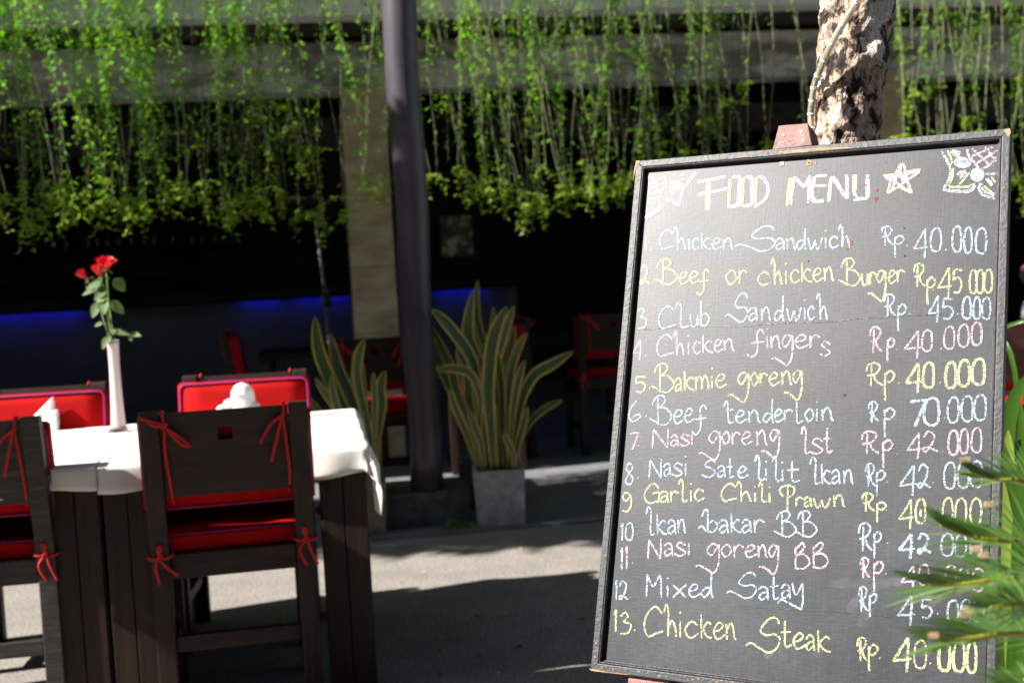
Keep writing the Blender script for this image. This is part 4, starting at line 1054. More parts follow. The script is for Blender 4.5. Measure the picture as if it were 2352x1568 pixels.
# pits and damage in the panel
def dab(sx, sy, r, mat, y=FACE - .0007, n=10, sq=1.0, parent=None, name='mark'):
    x, z = onb(sx, sy); mb = MB(); V = [(x, y, z)]
    for k in range(n):
        a = 2 * math.pi * k / n; rr_ = r * (1 + .3 * math.sin(k * 2.3 + sx)); V.append((x + rr_ * math.cos(a), y, z + rr_ * math.sin(a) * sq))
    mb.add(V, [(0, 1 + (i + 1) % n, 1 + i) for i in range(n)]); return mb.build(name, mat, parent or board)
dab(3128, 655, .0042, M['rawwood'], sq=1.2, name='screw_hole'); dab(3129, 654, .0024, M['nail'], FACE - .0010, name='screw_head')
dab(3236, 651, .0045, M['rawwood'], sq=1.3, name='screw_hole'); dab(3236, 652, .0018, M['hole'], FACE - .0010, name='screw_head')
dab(3264, 652, .0016, M['rawwood'], name='pit'); dab(2661, 2665, .0026, M['hole'], name='pit'); dab(3378, 1579, .003, M['hole'], sq=.6, name='pit')
dab(3234, 1044, .0014, M['hole'], name='pit'); dab(3619, 1023, .0016, M['hole'], name='pit'); dab(3617, 913, .0014, M['hole'], name='pit')
for (sx, sy, r) in ((3506, 760, .0026), (3504, 793, .0032), (3502, 798, .0028), (3403, 974, .0030), (3397, 984, .0020), (3388, 995, .0018), (3406, 966, .0016), (3668, 679, .002), (3669, 701, .0018), (3543, 649, .0012)):
    dab(sx, sy, r, CH['o'], name='rust_stain')
# crack across the panel
def ribbon(mb, pts, wd, y0, taper=True, jit=.24, rr=random.Random(3)):
    P = [Vector((a, 0, b)) for a, b in pts]; L = len(P); V = []
    if L < 2: return
    for i, p_ in enumerate(P):
        t_ = P[min(i + 1, L - 1)] - P[max(i - 1, 0)]
        t_ = t_.normalized() if t_.length > 1e-9 else Vector((1, 0, 0)); nn = Vector((-t_.z, 0, t_.x))
        w_ = wd / 2 * (1 + rr.uniform(-jit, jit)) * (0.72 if taper and i in (0, L - 1) else 1); w2 = wd / 2 * (1 + rr.uniform(-jit, jit)) * (0.72 if taper and i in (0, L - 1) else 1)
        y = y0 - i * .000004
        V += [(p_.x + nn.x * w_, y, p_.z + nn.z * w_), (p_.x - nn.x * w2, y, p_.z - nn.z * w2)]
    mb.add(V, [(2 * i, 2 * i + 1, 2 * i + 3, 2 * i + 2) for i in range(L - 1)])
crack = [(2530, 1318), (2620, 1315), (2720, 1308), (2800, 1306), (2885, 1305), (2960, 1308), (3050, 1299), (3130, 1293), (3250, 1289), (3340, 1285), (3430, 1275), (3500, 1270), (3620, 1263), (3700, 1260), (3800, 1254), (3970, 1259)]
mb = MB(); ribbon(mb, [onb(*c) for c in crack], .0016, FACE - .0004, jit=.6); mb.build('crack', M['paintsmooth'], board)
mb = MB(); ribbon(mb, [onb(*c) for c in [(2950, 2421), (3040, 2428), (3200, 2440), (3380, 2450), (3560, 2466)]], .0009, FACE - .0004, jit=.45); mb.build('crack', M['paintsmooth'], board)

# --- chalk lettering -------------------------------------------------
CR = {'A': (2400, 480, 1696 / 2352), 'T1': (2500, 600, 800 / 2352), 'T2': (3300, 550, 750 / 2352), 'T3': (2500, 1000, 800 / 2352), 'T4': (3300, 1000, 750 / 2352),
      'T5': (2450, 1450, 850 / 2352), 'T6': (3250, 1450, 800 / 2281), 'T7': (2400, 1950, 950 / 1986), 'T8': (3250, 1950, 800 / 1606)}
def src(cr, x, y):
    a, b, k = CR[cr]; return a + x * k, b + y * k
def smooth(P, n=6):
    if len(P) < 3: 
        out = []
        for i in range(len(P) - 1):
            for k in range(n): out.append((P[i][0] + (P[i + 1][0] - P[i][0]) * k / n, P[i][1] + (P[i + 1][1] - P[i][1]) * k / n))
        return out + [P[-1]]
    out = []
    for i in range(len(P) - 1):
        p0 = P[max(i - 1, 0)]; p1 = P[i]; p2 = P[i + 1]; p3 = P[min(i + 2, len(P) - 1)]
        for k in range(n):
            u = k / n; out.append(tuple(0.5 * ((2 * p1[c]) + (p2[c] - p0[c]) * u + (2 * p0[c] - 5 * p1[c] + 4 * p2[c] - p3[c]) * u * u + (-p0[c] + 3 * p1[c] - 3 * p2[c] + p3[c]) * u ** 3) for c in (0, 1)))
    return out + [P[-1]]
GL = {
 'a': ['.08,.72 .38,1 .74,.86 .82,.45 .86,0', '.78,.56 .38,.52 .1,.24 .34,.02 .78,.30'],
 'b': ['.14,1.95 .14,0', '.14,.66 .5,.98 .92,.55 .55,.0 .12,.12'],
 'q': ['-.25,1.3 .0,1.9 .2,1.75 .2,.9 .22,0', '-.5,.35 -.25,.55 .12,.1', '.3,.75 .62,1 .92,.6 .6,.05 .25,.15'],
 'c': ['.88,.78 .5,1.0 .12,.5 .40,.0 .95,.24'],
 'd': ['.74,.66 .36,.72 .06,.30 .32,0 .76,.55', '.80,1.85 .76,.9 .80,.1 .92,.0'],
 'e': ['.1,.46 .6,.56 .84,.84 .5,1.0 .12,.5 .40,.0 1.05,.28'],
 'f': ['1.0,.85 .78,1.15 .52,.85 .54,.1 .5,-.6 .15,-1.0 -.15,-.75', '.1,.1 1.0,.22'],
 'F': ['1.0,1.25 .78,1.7 .5,1.2 .5,.2 .46,-.5 .12,-.95', '.02,.55 1.0,.45'],
 'g': ['.80,.92 .42,1.02 .08,.52 .38,.10 .84,.90', '.90,1.0 .92,.0 .80,-.85 .48,-1.3 .1,-1.05 -.45,-.72 -.75,-.78'],
 'h': ['-.02,1.5 .12,1.95 .30,1.6 .30,.7 .32,.0', '.32,.5 .62,.98 .84,.55 .96,.0'],
 'i': ['.5,.95 .52,.0', '.42,1.45 .58,1.55'],
 'j': ['.5,.95 .52,.0'],
 'k': ['.14,1.45 .18,0', '.92,.84 .62,.98 .30,.55 .62,.12 1.0,.03'],
 'l': ['-.02,1.5 .22,1.95 .42,1.5 .36,.35 .55,.02 .95,.14'],
 'L': ['.2,1.75 .24,.4 .34,.0 .95,.2'],
 'm': ['.06,.96 .08,0', '.1,.6 .28,.98 .46,.7 .48,.0', '.5,.55 .68,1.0 .88,.7 .92,.0'],
 'n': ['.10,.94 .16,.7 .18,0', '.2,.55 .5,1.0 .74,.75 .84,.15 1.0,.0'],
 'o': ['.5,1.0 .1,.55 .42,.0 .88,.40 .66,.96 .36,.94'],
 'p': ['.26,.86 .24,-.4 .26,-1.45', '.26,.62 .62,1.0 .95,.62 .62,.08 .26,.16'],
 'r': ['.14,.94 .16,0', '.18,.55 .5,.95 .98,.78'],
 's': ['.90,.80 .5,1.02 .20,.76 .52,.52 .88,.24 .48,-.02 .02,.14'],
 't': ['.42,1.7 .40,.4 .55,.02 .98,.16', '.02,.95 .92,1.0'],
 'T': ['-.3,1.2 -.05,1.6 .2,1.4 .22,.4 .45,.02 .95,.14', '-.05,.95 .85,1.02'],
 'u': ['.08,.95 .16,.2 .46,.0 .76,.3 .82,.95', '.84,.95 .88,.0'],
 'w': ['.04,.95 .2,.08 .34,.05 .50,.75', '.50,.75 .60,.05 .78,.1 .98,.95'],
 'x': ['.08,.95 .92,.0', '.95,1.0 .05,.0'],
 'y': ['.04,.95 .22,.25 .5,.2 .86,.92', '.92,.95 .95,-.3 .82,-.95', '.82,-.95 .3,-.75 -.5,-.35 -.9,-.25 -1.2,-.5'],
 'A': ['.5,0 .5,1'],
 'B': ['-.12,1.45 .08,2.0 .45,2.15 .62,1.8 .42,1.4 .22,1.3', '.20,2.0 .22,.0', '.2,1.25 .66,1.2 .98,.6 .62,.02 .22,.12 .0,.3 -.28,.48'],
 'D': ['.08,1.7 .1,.0', '.12,1.5 .5,1.95 .62,1.6 .15,1.0', '.12,1.0 .6,1.1 .98,.55 .6,.02 .05,.06'],
 'C': ['.94,1.35 .60,1.75 .20,1.35 .02,.65 .22,.02 .60,.15 1.0,.30'],
 'G': ['.98,1.25 .62,1.7 .15,1.2 .02,.5 .35,.0 .9,.22', '.52,.82 .98,.90 .92,.0'],
 'I': ['-.1,1.4 .15,1.9 .5,1.6 .42,.5 .5,.05 .95,.12'],
 'M': ['.08,0 .14,1.85', '.14,1.85 .45,.9 .78,1.7 .86,.05'],
 'N': ['.08,.0 .16,1.6', '.16,1.6 .90,.05', '.90,.05 .95,1.7'],
 'P': ['.5,1.75 .48,.6 .46,-.45', '.5,1.75 .05,1.5 -.0,1.1 .25,.75', '.45,1.75 .9,1.5 .8,.9 .45,.75'],
 'R': ['.02,1.25 .12,1.75 .5,1.95 .85,1.65 .70,1.15 .30,.85', '.34,1.75 .30,.0', '.05,.85 .45,.90 .62,.45 1.0,.08'],
 'W': ['.5,1 .5,0'],
 'S': ['.98,1.72 .82,2.1 .50,1.95 .20,1.30 .42,1.0 .80,1.05 1.0,.70 .82,.12 .50,-.08 .20,.18 -.20,.50 -.42,.36'],
 'Z': ['.98,1.4 .7,1.62 .3,1.4 .2,1.05 .6,.85 .95,.5 .6,.0 .2,.05 -.05,.25'],
 '0': ['.22,1.75 .06,1.0 .12,.28 .42,.0 .82,.14 .94,.9 .86,1.7 .56,1.95 .22,1.72'],
 '1': ['.25,1.5 .55,1.9 .5,1.0 .45,.0'],
 '2': ['.10,1.35 .35,1.88 .78,1.55 .62,.75 .20,.05 .05,.30 .40,.45 1.0,.08'],
 '3': ['.12,1.55 .5,1.92 .72,1.5 .35,1.05', '.35,1.05 .95,.85 .72,.1 .1,.0'],
 '4': ['.78,1.9 .40,1.1 .0,.34', '.0,.34 .98,.48', '.80,1.9 .78,.6 .72,-.45'],
 '5': ['.20,1.85 .12,1.0', '.12,1.02 .6,1.2 .92,.7 .60,.06 .15,.1', '.18,1.85 .95,1.78'],
 '6': ['.65,1.9 .22,1.3 .03,.5 .3,.0 .75,.2 .98,.55 .62,.62 .3,.3'],
 '7': ['.0,1.78 1.0,1.92', '1.0,1.92 .6,.9 .3,.0'],
 '8': ['.52,1.02 .2,1.4 .5,1.92 .82,1.5 .5,1.0 .85,.55 .55,.0 .1,.3 .5,1.0'],
 '9': ['.80,1.55 .42,1.85 .1,1.4 .42,1.0 .82,1.6', '.82,1.6 .84,.6 .5,.0 .1,.15'],
 '.': ['.3,.06 .6,.0'],
 'Q': ['.62,1.1 .5,.7 .65,.55'],
}
layer = [0]
def draw(mb, cr, strokes, wd=.0027):
    for st in strokes:
        layer[0] += 1
        pts = [onb(*src(cr, x, y)) for x, y in st]
        ribbon(mb, pts, wd * (0.9 + 0.2 * rnd.random()), FACE - .0005 - (layer[0] % 60) * .000006)
def word(cr, s, xs, yb0, yb1, xh, wd=.0027):
    out = []; n = len(s)
    for i, ch in enumerate(s):
        x0, x1 = xs[i] if isinstance(xs[i], tuple) else (xs[i], xs[i + 1])
        t_ = i / max(1, n - 1); yb = yb0 + (yb1 - yb0) * t_
        for st in GL[ch]:
            P = []
            for q in st.split():
                a, b = q.split(','); P.append((x0 + float(a) * (x1 - x0) + rnd.uniform(-.012, .012) * (x1 - x0), yb - float(b) * xh + rnd.uniform(-.012, .012) * xh))
            out.append(smooth(P))
    return out, cr, wd
def line(color, words, name='chalk_line'):
    mb = MB()
    for cr, s, xs, y0, y1, xh, *r in words:
        o, c, wd_2 = word(cr, s, xs, y0, y1, xh, *(r or ())); draw(mb, c, o, wd_2)
    o = mb.build(name, CH[color], board); o['kind'] = 'stuff'; return o
tp = lambda *a: [tuple(a[i:i + 2]) for i in range(0, len(a), 2)]
line('b', [('A', '1.', tp(245, 268, 276, 290), 722, 722, 40), ('A', 'Chjcken', [330, 412, 478, 508, 556, 618, 676, 742], 718, 718, 62),
           ('A', 'Sandwich', [815, 972, 1030, 1088, 1152, 1236, 1268, 1328, 1388], 724, 708, 64),
           ('A', 'R', tp(1562, 1628), 697, 697, 55), ('A', 'p', tp(1620, 1690), 692, 692, 50), ('A', '.', tp(1698, 1714), 699, 699, 40),
           ('A', '4', tp(1742, 1822), 738, 738, 70), ('A', '0', tp(1832, 1897), 730, 730, 67), ('A', '.', tp(1912, 1930), 722, 722, 40), ('A', '000', tp(1952, 2008, 2018, 2066, 2082, 2146), 733, 744, 74)])
line('y', [('A', '2.', tp(222, 276, 288, 304), 914, 897, 55), ('A', 'Beef', tp(330, 432, 434, 492, 492, 552, 548, 606), 912, 905, 66),
           ('A', 'or', [692, 768, 818], 912, 908, 78), ('A', 'chicken', [868, 952, 1012, 1052, 1112, 1176, 1236, 1300], 918, 892, 74),
           ('A', 'Burger', tp(1350, 1446, 1450, 1492, 1494, 1532, 1532, 1590, 1596, 1642, 1644, 1692), 922, 902, 72),
           ('A', 'R', tp(1740, 1806), 926, 926, 66), ('A', 'p', tp(1802, 1862), 935, 935, 62), ('A', '.', tp(1838, 1858), 946, 946, 40),
           ('A', '45', [1874, 1954, 2012], 956, 962, 72), ('A', '.', tp(2020, 2036), 970, 970, 40), ('A', '000', tp(2048, 2092, 2086, 2130, 2130, 2178), 962, 958, 66)])
line('b', [('A', '3', tp(205, 262), 1155, 1155, 58), ('A', 'Club', [325, 420, 498, 552, 612], 1158, 1142, 72),
           ('T3', 'Sandwich', tp(1260, 1448, 1450, 1572, 1590, 1726, 1752, 1890, 1900, 2078, 2088, 2142, 2142, 2240, 2262, 2385), 838, 820, 158),
           ('T4', 'R', tp(742, 890), 830, 830, 140), ('T4', 'p', tp(885, 1028), 820, 820, 138), ('T4', '.', tp(1045, 1085), 805, 805, 100),
           ('T4', '45', tp(1300, 1450, 1462, 1620), 845, 872, 142), ('T4', '.', tp(1650, 1680), 806, 806, 80), ('T4', '000', tp(1720, 1838, 1855, 1955, 1965, 2082), 862, 866, 140)])
line('p', [('T3', '4', tp(95, 205), 1250, 1250, 100), ('T3', '.', tp(235, 262), 1240, 1240, 90), ('T3', 'Chicken', [372, 575, 700, 795, 900, 1040, 1150, 1290], 1250, 1190, 146),
           ('T3', 'f', tp(1465, 1640), 1110, 1110, 150), ('T3', 'inger', [1650, 1702, 1838, 1985, 2160, 2300], 1165, 1150, 155), ('T3', 's', tp(2290, 2430), 1240, 1240, 160),
           ('T4', 'R', tp(562, 722), 1290, 1290, 168), ('T4', 'p', tp(755, 882), 1228, 1228, 118), ('T4', '.', tp(885, 912), 1245, 1245, 100),
           ('T4', '4', tp(1005, 1212), 1290, 1290, 145), ('T4', '0', tp(1212, 1352), 1268, 1268, 136), ('T4', '.', tp(1445, 1475), 1240, 1240, 90),
           ('T4', '000', tp(1488, 1634, 1666, 1812, 1830, 1978), 1240, 1190, 144)])
line('y', [('T5', '5.', tp(245, 378, 402, 432), 330, 282, 95), ('T5', 'Bakmie', [488, 690, 778, 915, 1075, 1130, 1265], 330, 275, 148),
           ('T5', 'gore', [1380, 1520, 1624, 1722, 1850], 255, 252, 140), ('T5', 'n', tp(1860, 1990), 245, 245, 150), ('T5', 'g', tp(1990, 2108), 232, 232, 140),
           ('T6', 'R', tp(612, 800), 268, 268, 136), ('T6', 'p', tp(790, 945), 232, 232, 140), ('T6', '.', tp(975, 1002), 235, 235, 90),
           ('T6', '40', tp(1065, 1248, 1255, 1392), 285, 285, 148, .0040), ('T6', '.', tp(1438, 1470), 236, 236, 90), ('T6', '000', tp(1512, 1645, 1655, 1802, 1812, 1975), 290, 250, 152, .0042)])
line('b', [('T5', '6.', tp(180, 320, 365, 392), 650, 592, 120), ('T5', 'Beef', tp(465, 660, 668, 788, 788, 905, 905, 1042), 690, 645, 152),
           ('T5', 'T', tp(1262, 1352), 672, 672, 150), ('T5', 'ender', tp(1352, 1482, 1492, 1640, 1662, 1800, 1785, 1892, 1890, 2000), 668, 652, 138), ('T5', 'L', tp(2020, 2115), 670, 670, 140), ('T5', 'oin', tp(2125, 2240, 2240, 2290, 2300, 2450), 650, 640, 140),
           ('T6', 'R', tp(640, 760), 680, 680, 120), ('T6', 'p', tp(785, 945), 655, 655, 138), ('T6', '.', tp(925, 952), 655, 655, 90),
           ('T6', '70', tp(1115, 1302, 1262, 1455), 730, 712, 160, .0040), ('T6', '.', tp(1500, 1520), 628, 628, 80), ('T6', '000', tp(1535, 1676, 1690, 1838, 1838, 1988), 682, 655, 148)])
line('p', [('T5', '7.', tp(190, 296, 280, 302), 968, 918, 102), ('T5', 'N', tp(428, 628), 948, 948, 130), ('T5', 'asj', [638, 742, 870, 892], 925, 912, 125),
           ('T5', 'gore', [1060, 1205, 1312, 1418, 1548], 900, 905, 138), ('T5', 'n', tp(1580, 1722), 915, 900, 165), ('T5', 'g', tp(1738, 1858), 880, 880, 135),
           ('T5', 'I', tp(2100, 2185), 1010, 1010, 155), ('T5', 'st', tp(2178, 2345, 2335, 2440), 1005, 1000, 165),
           ('T6', 'R', tp(560, 760), 1045, 1045, 135), ('T6', 'p', tp(770, 920), 1010, 1010, 130), ('T6', '.', tp(955, 985), 1045, 1045, 90),
           ('T6', '42', tp(1085, 1248, 1255, 1428), 1042, 1022, 126), ('T6', '.', tp(1470, 1500), 1012, 1012, 90), ('T6', '000', tp(1545, 1668, 1675, 1782, 1805, 1938), 1048, 1022, 142)])
line('b', [('T5', '8.', tp(135, 245, 275, 298), 1350, 1280, 124), ('T5', 'N', tp(395, 552), 1280, 1280, 128), ('T5', 'asi', [562, 660, 790, 832], 1255, 1250, 140),
           ('T5', 'Z', tp(1000, 1150), 1265, 1265, 115), ('T5', 'ate', tp(1155, 1262, 1268, 1348, 1375, 1500), 1268, 1275, 125),
           ('T5', 'lilit', tp(1580, 1692, 1680, 1722, 1772, 1872, 1866, 1898, 1928, 2078), 1302, 1322, 142),
           ('T6', 'Ikan', tp(-15, 95, 90, 212, 212, 328, 345, 470), 1385, 1380, 160),
           ('T6', 'R', tp(605, 720), 1415, 1415, 136), ('T6', 'p', tp(700, 838), 1345, 1345, 120), ('T6', '.', tp(842, 868), 1362, 1362, 90),
           ('T6', '42', tp(992, 1200, 1198, 1348), 1450, 1435, 146), ('T6', '.', tp(1370, 1390), 1370, 1370, 80), ('T6', '000', tp(1495, 1638, 1650, 1792, 1792, 1945), 1432, 1418, 152)])
line('y', [('T7', '9.', tp(182, 276, 290, 308), 198, 160, 86), ('T7', 'Garlic', [372, 500, 582, 662, 742, 782, 882], 128, 108, 96),
           ('T7', 'Chili', [1015, 1145, 1268, 1328, 1404, 1434], 112, 122, 84), ('T7', 'P', tp(1508, 1640), 150, 150, 100), ('T7', 'raw', [1632, 1700, 1782, 1930], 155, 162, 78), ('T7', 'n', tp(1942, 2052), 158, 158, 100),
           ('T8', 'R', tp(398, 500), 190, 190, 76), ('T8', 'p', tp(495, 596), 180, 180, 66), ('T8', '.', tp(585, 600), 180, 180, 60),
           ('T8', '40Q', tp(695, 818, 825, 912, 830, 900), 285, 282, 100), ('T8', '.', tp(962, 980), 242, 242, 60), ('T8', '000', tp(1040, 1132, 1140, 1242, 1262, 1362), 290, 292, 106)])
line('b', [('T7', '10', [165, 212, 280], 440, 438, 74), ('T7', '.', tp(304, 322), 385, 385, 60), ('T7', 'I', tp(395, 462), 398, 398, 125), ('T7', 'kan', [465, 562, 645, 722], 392, 380, 118),
           ('T7', 'q', tp(880, 992), 375, 375, 100), ('T7', 'akar', [992, 1085, 1182, 1280, 1382], 378, 375, 112),
           ('T7', 'BB', tp(1495, 1645, 1668, 1818), 410, 410, 100),
           ('T8', 'R', tp(372, 482), 512, 512, 118), ('T8', 'p', tp(480, 556), 440, 440, 86), ('T8', '.', tp(596, 612), 445, 445, 60),
           ('T8', '42', tp(695, 822, 845, 950), 530, 528, 84, .0036), ('T8', '000', tp(1030, 1136, 1140, 1240, 1260, 1366), 545, 560, 92)])
line('p', [('T7', '11', [165, 205, 245], 680, 676, 96), ('T7', '.', tp(264, 282), 630, 630, 60), ('T7', 'N', tp(392, 518), 598, 580, 102), ('T7', 'asj', [530, 622, 728, 758], 570, 562, 108),
           ('T7', 'goreng', [890, 1008, 1110, 1205, 1312, 1404, 1500], 575, 585, 104),
           ('T7', 'DD', tp(1625, 1760, 1775, 1915), 678, 670, 110),
           ('T8', 'R', tp(385, 462), 725, 725, 85), ('T8', 'p', tp(470, 575), 690, 690, 98), ('T8', '.', tp(582, 600), 692, 692, 60),
           ('T8', '40', tp(712, 840, 846, 942), 786, 780, 84), ('T8', '000', tp(1062, 1158, 1170, 1258, 1275, 1380), 798, 826, 92)])
line('b', [('T7', '12', [122, 158, 238], 935, 938, 84), ('T7', '.', tp(244, 262), 915, 915, 60), ('T7', 'M', tp(375, 538), 922, 922, 110), ('T7', 'ixed', tp(550, 585, 605, 730, 735, 835, 845, 958), 918, 912, 108),
           ('T7', 'S', tp(1130, 1308), 915, 915, 98), ('T7', 'at', [1320, 1422, 1500], 938, 930, 112), ('T7', 'ay', [1510, 1605, 1705], 925, 905, 118),
           ('T8', 'R', tp(372, 445), 995, 995, 104), ('T8', 'p', tp(440, 522), 925, 925, 76),
           ('T8', '4', tp(685, 825), 1060, 1060, 102), ('T8', '5', tp(865, 968), 1046, 1046, 82), ('T8', '.', tp(996, 1016), 1012, 1012, 70), ('T8', '000', tp(1080, 1176, 1184, 1276, 1280, 1378), 1080, 1072, 92)])
line('y', [('T7', '13', [108, 160, 265], 1200, 1220, 94), ('T7', '.', tp(284, 302), 1190, 1190, 60), ('T7', 'C', tp(370, 528), 1240, 1240, 142), ('T7', 'hicken', [540, 645, 700, 832, 940, 1045, 1140], 1242, 1268, 136),
           ('T7', 'S', tp(1305, 1505), 1365, 1365, 134), ('T7', 'teak', [1508, 1605, 1718, 1806, 1932], 1332, 1372, 130),
           ('T8', 'R', tp(360, 442), 1392, 1392, 98), ('T8', 'p', tp(430, 530), 1345, 1345, 88), ('T8', '.', tp(530, 556), 1368, 1368, 70),
           ('T8', '4', tp(648, 800), 1428, 1428, 118, .0038), ('T8', '0', tp(812, 920), 1448, 1448, 116), ('T8', '.', tp(936, 960), 1410, 1410, 80), ('T8', '000', tp(1008, 1112, 1125, 1228, 1238, 1320), 1465, 1480, 126, .0040)])
def poly(color, cr, strokes, wd, name='chalk_line', n=4):
    mb = MB(); draw(mb, cr, [smooth([tuple(map(float, q.split(','))) for q in s_.split()], n) for s_ in strokes], wd); o = mb.build(name, CH[color], board); o['kind'] = 'stuff'; return o
# heading, thick with coloured edges
poly('y', 'T1', ['975,380 955,710', '1240,345 1218,680', '1395,325 1378,670', '1552,320 1530,685', '1940,330 1905,660', '2215,320 2200,560'], .0052, 'heading_stroke')
poly('w', 'T1', ['860,380 1000,355 1190,315', '860,525 1000,500 1205,455', '1000,370 985,705', '1260,330 1310,315 1350,340 1335,600 1345,660', '1225,670 1290,660 1345,650', '1420,325 1470,320 1500,350 1490,640', '1385,665 1440,655 1500,645',
                 '1565,315 1630,340 1680,420 1675,530 1620,610 1540,660'], .0052, 'heading_stroke')
poly('b', 'T1', ['1005,375 990,700', '1370,345 1355,650', '1515,350 1500,640', '1600,340 1660,390 1695,480 1660,570'], .0030, 'heading_stroke')
k1 = lambda x, y: f'{(3000 + x * 500 / 1960 - 3300) * 2352 / 750:.1f},{(500 + y * 400 / 1568 - 550) * 2352 / 750:.1f}'
def kp(*a): return ' '.join(k1(a[i], a[i + 1]) for i in range(0, len(a), 2))
poly('w', 'T2', [kp(690, 815, 640, 1250), kp(705, 820, 850, 980), kp(850, 980, 940, 800), kp(940, 800, 915, 1220), kp(1020, 810, 985, 1000, 990, 1130, 1040, 1200, 1150, 1180), kp(1030, 800, 1210, 800), kp(1020, 955, 1200, 950),
                 kp(1280, 810, 1235, 1210), kp(1300, 815, 1530, 1160), kp(1530, 1160, 1515, 780), kp(1635, 780, 1635, 1050, 1700, 1160, 1840, 1130), kp(1845, 1130, 1845, 780)], .0054, 'heading_stroke')
poly('y', 'T2', [kp(660, 830, 590, 1260), kp(1260, 830, 1220, 1200), kp(1665, 780, 1665, 1030)], .0032, 'heading_stroke')
poly('b', 'T2', [kp(985, 850, 960, 1060, 985, 1190, 1060, 1215, 1160, 1205), kp(1625, 1180, 1750, 1170, 1865, 1120, 1865, 820)], .0032, 'heading_stroke')
# star
poly('y', 'T2', ['960,325 880,470', '880,465 725,485', '725,485 830,530', '830,530 785,700', '790,700 930,620', '930,620 1090,700', '1090,700 1040,540', '1040,540 1190,430', '1200,405 1020,430', '1010,420 985,320'], .0036, 'star_stroke')
poly('w', 'T2', ['975,330 845,640 800,690', '985,330 1070,680', '740,480 900,500 1190,415', '1180,430 1000,560 830,670', '1080,690 900,580 750,490', '950,400 985,600', '1000,420 1010,560', '880,480 870,600'], .0036, 'star_stroke')
# sweet wrappers in the two top corners
for col, st, wd in (('b', ['1460,175 1520,260 1560,330', '1560,350 1575,440 1550,540 1485,645', '1480,655 1600,665 1700,665 1800,665 1890,610', '1930,600 2010,680 2120,740'], .0034),
                    ('y', ['1540,170 1580,260 1600,330', '1610,380 1600,500 1550,610', '1560,625 1700,620 1800,620 1880,580', '1940,575 2040,650 2130,715', '1595,215 1690,245', '2085,495 2135,565', '1810,445 1690,590'], .0032),
                    ('p', ['1490,220 1540,330 1590,345', '1500,670 1700,690 1810,685 1880,640', '1920,620 1980,720 2130,770', '1780,150 1810,240 1930,385', '1850,140 1910,200 2060,345', '2015,120 2070,200 2150,300', '1820,245 1960,190 2110,120', '1900,330 2010,260 2165,165', '1970,400 2060,350 2150,250', '1980,450 2060,460 2155,455', '1770,400 1680,495'], .0032),
                    ('b', ['1655,470 1720,420', '1690,520 1780,430', '1575,180 1650,215', '2020,520 2090,610'], .0030), ('w', ['1600,160 1700,190', '1610,185 1690,215', '2040,515 2100,600'], .0030)):
    poly(col, 'T2', st, wd, 'candy_stroke')
def blob(color, cr, cx_, cy_, rx, ry, ang, n=9, wd=.0036):
    st = []
    for k in range(n):
        v = -1 + 2 * (k + .5) / n; hw = math.sqrt(max(0, 1 - v * v)); pts = []
        for u in (-hw, 0, hw):
            a, b = u * rx, v * ry; pts.append((cx_ + a * math.cos(ang) - b * math.sin(ang), cy_ + a * math.sin(ang) + b * math.cos(ang)))
        st.append(pts)
    mb = MB(); draw(mb, cr, [smooth(s_, 4) for s_ in st], wd); o = mb.build('candy_stroke', CH[color], board); o['kind'] = 'stuff'; return o
blob('b', 'T2', 1725, 315, 108, 62, .12); blob('b', 'T2', 1910, 470, 88, 78, .6)
for col, st, wd in (('p', ['280,300 300,500', '320,295 380,440', '270,530 400,500 520,440', '280,410 380,370 470,310', '290,460 400,420 490,370', '370,370 390,480', '470,320 500,420'], .0032),
                    ('w', ['850,260 790,330 700,450', '690,460 660,560 640,660', '490,590 560,600 630,650', '235,800 330,730 450,650'], .0048), ('b', ['830,255 720,400', '500,590 600,610', '525,475 595,525', '645,305 700,295', '640,350 705,350', '320,620 345,660', '345,615 360,645'], .0034),
                    ('y', ['540,400 600,370 670,400 680,440 620,475 550,455 535,410', '365,575 410,615', '440,500 430,540'], .0036), ('p', ['250,820 340,760 470,660', '480,600 560,610'], .0030)):
    poly(col, 'T1', st, wd, 'candy_stroke')
blob('b', 'T1', 610, 420, 60, 34, .1, 6)
# smudges where chalk was wiped
for cr, st, wd in (('T8', ['420,850 280,990', '470,960 370,1110', '510,780 450,850', '150,780 250,760 470,770 640,755 780,740', '430,660 440,740'], .013), ('T8', ['880,900 990,905 880,960', '1160,780 1165,860', '900,780 905,850'], .012),
                   ('T7', ['1500,1230 1540,1440', '1450,1360 1380,1420', '1600,1300 1610,1400', '1860,1330 1800,1410'], .012), ('T5', ['2060,1230 2100,1320'], .02), ('T2', ['2020,400 2140,370'], .03), ('T8', ['1180,1230 1250,1310'], .012)):
    mb = MB(); draw(mb, cr, [smooth([tuple(map(float, q.split(','))) for q in s_.split()], 4) for s_ in st], wd); mb.build('smudge', CH['s'], board)['kind'] = 'stuff'

# --- easel
def bl_(x, y, z): return BC + BM @ Vector((x, y, z))
ea = empty('easel', (BC.x, BC.y + .1, 0), 0, 'reddish brown wooden easel, its nailed head showing above the menu board', 'easel')
eo = Vector((BC.x, BC.y + .1, 0))
def ebuild(mb, name, mat, bev=0.002, par=None):
    mb.v = [tuple(Vector(v) - eo) for v in mb.v]; return mb.build(name, mat, par or ea, bevel=bev)
def wedge(c4_, y0, y1):   # four corners given as board x,z
    V = [bl_(x, y0, z) for x, z in c4_] + [bl_(x, y1, z) for x, z in c4_]
    mb = MB(); mb.add(V, [(0, 1, 2, 3), (7, 6, 5, 4), (0, 4, 5, 1), (1, 5, 6, 2), (2, 6, 7, 3), (3, 7, 4, 0)]); return mb
